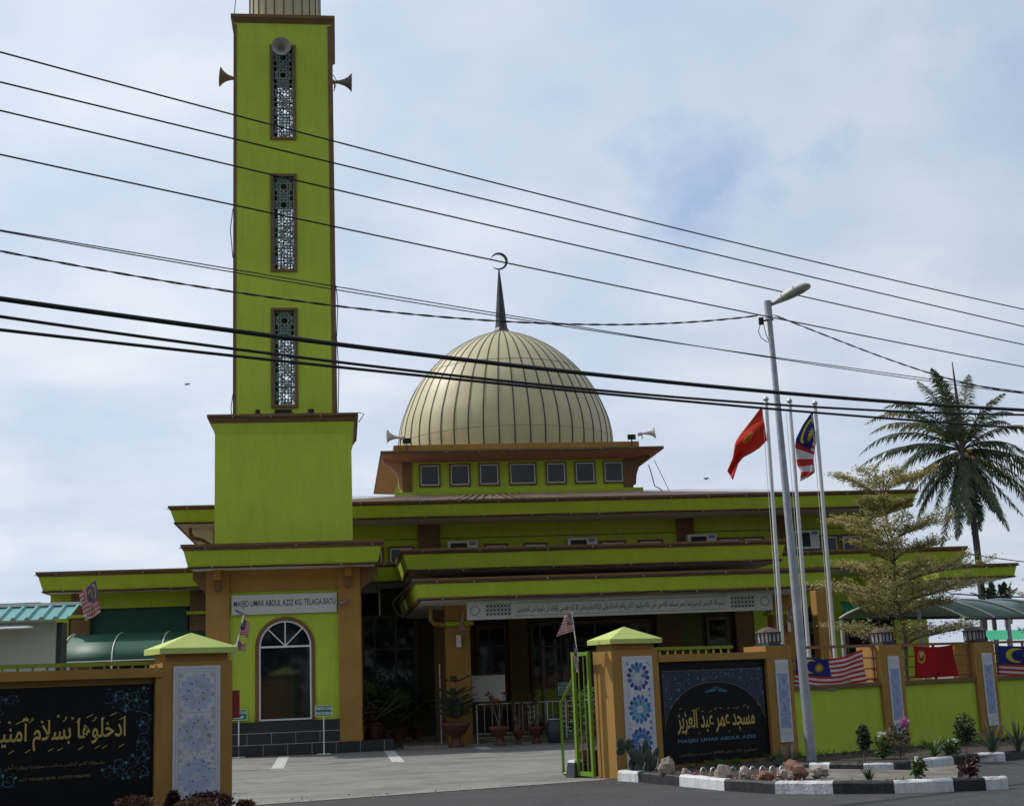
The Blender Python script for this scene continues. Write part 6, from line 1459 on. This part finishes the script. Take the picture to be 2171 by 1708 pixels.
# silver railing
t = thing('metal_railing', 'silver metal railing with scrollwork panels in front of the portico', 'railing', M, (7.3, .6, 0)); mb = MB(); v = .55
ra = M.at(1010, 1492, v)[0]; rb = M.at(1240, 1483, v)[0]
for z in (1.03, .28, .18): mb.tube([(ra, v, z), (rb, v, z)], .018 if z > 1 else .011, 6)
mb.tube([(ra+1.85, v, 0), (ra+1.85, v, 1.03)], .022, 6); mb.tube([(ra, v, 0), (ra, v, 1.03)], .022, 6)
mb.build('frame', ALU, t); mb = MB()
for k in range(13): x = ra+.2+k*.2; mb.tube([(x, v, .28), (x, v, 1.02)], .007, 4)
mb.build('bars', ALU, t); mb = MB()
for x in (ra+1.43, ra+2.28, ra+.6):
    if x > ra+.7:
        for k in range(5):
            for sg in (-1, 1): spiral(mb, x+sg*.035, .38+k*.13, .045, 0 if sg > 0 else PI, sg, .009, v-.02, 1, 12)
        mb.box(x-.085, x-.075, v-.01, v+.01, .28, 1.02); mb.box(x+.075, x+.085, v-.01, v+.01, .28, 1.02)
mb.build('scrollwork', ALU, t)
t = thing('notice_board', 'plain white board on legs behind the conifer under the portico', 'board', M, (6.6, 1.6, 0)); a = M.at(1000, 1432, 1.5); b = M.at(1072, 1484, 1.5)
mb = MB(); mb.box(a[0], b[0], 1.5, 1.54, b[1], a[1]); mb.build('panel', OFFW, t); mb = MB(); mb.box(a[0], b[0], 1.47, 1.55, a[1], a[1]+.03)
for x in (a[0]+.1, b[0]-.1): mb.box(x-.02, x+.02, 1.545, 1.58, .05, a[1])
mb.build('frame', DARKM, t)
# red bulbs / flowers near the column, potted oleander behind gate
u, v = B.g(*(1256, 1648)); u += -.25; v = 1.0; u = B.at(1252, 1600, v)[0]
t = thing('potted_bush', 'leafy bush with white and pink blossoms in a ribbed red pot behind the open gate', 'potted plant', B, (u, v, 0)); mb = MB(); mb.lathe([(.14, 0), (.17, .08), (.20, .35), (.22, .38), (.22, .42), (.18, .42), (.17, .38)], (u, v, 0), 20)
for z in (.1, .17, .24, .31): mb.lathe([(.18, z), (.205, z+.015), (.19, z+.03)], (u, v, 0), 20, cap=False)
mb.build('pot', TERRA, t); rnd = random.Random(7); mb = MB()
for k in range(8): mb.tube([(u, v, .38), (u+rnd.uniform(-.25, .25), v+rnd.uniform(-.2, .2), rnd.uniform(.9, 1.4))], .008, 4, False)
mb.build('stems', BARK, t); mb = MB(); leaves(mb, (u, v, .95), (.36, .3, .5), 900, .10, rnd, shell=.1, asp=.28); mb.build('foliage', LF_MID, t)
for c in ((-.28, .62), (-.30, .48), (.1, 1.2), (0, 1.05), (-.1, .8)):
    mb = MB(); leaves(mb, (u+c[0], v-.2, c[1]), (.035, .03, .03), 18, .045, rnd, shell=0, asp=.9); mb.build('flower', FL_PINK, t)
u2 = B.at(1222, 1625, .95)[0]-.0
t = thing('marker_stone', 'short grey concrete block with a white painted top beside the gate leaf', 'stone', B, (u2, .95, 0)); mb = MB(); mb.frustum((u2-.12, u2+.12, .85, 1.1), (u2-.09, u2+.09, .88, 1.07), 0, .24); mb.build('body', DARKM, t); mb = MB(); mb.frustum((u2-.092, u2+.092, .878, 1.072), (u2-.07, u2+.07, .9, 1.05), .241, .28); mb.build('painted_top', KW, t)
# ------------------------------------------------------------------ BIRDS
for (x, y, lab) in ((397, 815, 'small dark bird flying left of the tower'), (1498, 1015, 'tiny dark bird flying right of the dome'), (536, 1145*.848, 'tiny dark bird in flight close to the tower base')):
    if x == 536: continue
    p = at3(x, y, 45); mb = MB(); r = .07
    mb.lathe([(.0, -.08), (.012, -.06), (.02, 0), (.014, .05), (.002, .08)], p, 6, rot=Vector((1, .2, .3)).to_track_quat('Z', 'Y').to_matrix())
    o = mb.build('bird', BLACK, None, WL, tuple(p)); tag(o, lab, 'bird', None)
    for sg in (-1, 1):
        w_ = MB(); w_.face([p+Vector((.02, 0, 0)), p+Vector((sg*.03, .03, .06)), p+Vector((sg*.12, .05, .02)), p+Vector((-.02, 0, 0))]); w = w_.build('wing', BLACK, o)

# ------------------------------------------------------------------ trees across the road, behind the viewer (the window glass mirrors them)
rnd = random.Random(77); mb = MB()
for k in range(26):
    x = -62+k*5+rnd.uniform(-1.5, 1.5); y = -16+rnd.uniform(-3, 3); h = rnd.uniform(8, 13)
    mb.cm = 1; mb.tube([(x, y, 0), (x, y, h*.6)], [.25, .1], 6); mb.cm = 0
    leaves(mb, (x, y, h*.58), (3.4, 3.0, h*.46), 420, 1.1, rnd, shell=.3, asp=.7)
o = mb.build('woodland', [LF_DARK, BARK]); o['kind'] = 'stuff'; o['label'] = 'dark row of trees across the road that the window glass mirrors'

# weeds and low growth in the bed and on the island
rnd = random.Random(5); mb = MB()
for k in range(150):
    u = rnd.uniform(1.2, 11.5); v = rnd.uniform(-.55, -.1) if u < 4.5 else rnd.uniform(-.9, -.08)
    p = B.w(u, v); blades(mb, (p.x, p.y, .1), rnd.randrange(4, 10), rnd.uniform(.06, .2), .014, rnd, .5, 1.2, 3)
    if rnd.random() < .5: leaves(mb, (p.x, p.y, .13), (.08, .06, .05), 14, .045, rnd, shell=0)
for k in range(50):
    p = Vector(isl[3]).lerp(Vector(isl[0]), rnd.random())+Vector((rnd.uniform(-.2, .2), rnd.uniform(.05, .7))); blades(mb, (p.x, p.y, .085), rnd.randrange(3, 8), rnd.uniform(.04, .12), .012, rnd, .5, 1.2, 3)
o = mb.build('weeds', LF_MID); o['kind'] = 'stuff'; o['label'] = 'low weeds and grass in the bed and on the kerb island'
rnd = random.Random(15); mb = MB()
for k in range(420):
    u = rnd.uniform(.6, 11.5); v = rnd.uniform(-1.2, -.05); p = B.w(u, v); leaves(mb, (p.x, p.y, .105), (.02, .02, .004), 1, .05, rnd, shell=0)
for k in range(200):
    t_ = rnd.uniform(-3, 6); o_ = rnd.gauss(.05, .25); p = eline(t_, o_); leaves(mb, (p[0], p[1], .006), (.02, .02, .002), 1, .035, rnd, shell=0)
o = mb.build('leaf_litter', LF_TANL); o['kind'] = 'stuff'; o['label'] = 'scattered dry leaves in the bed and along the concrete edge'
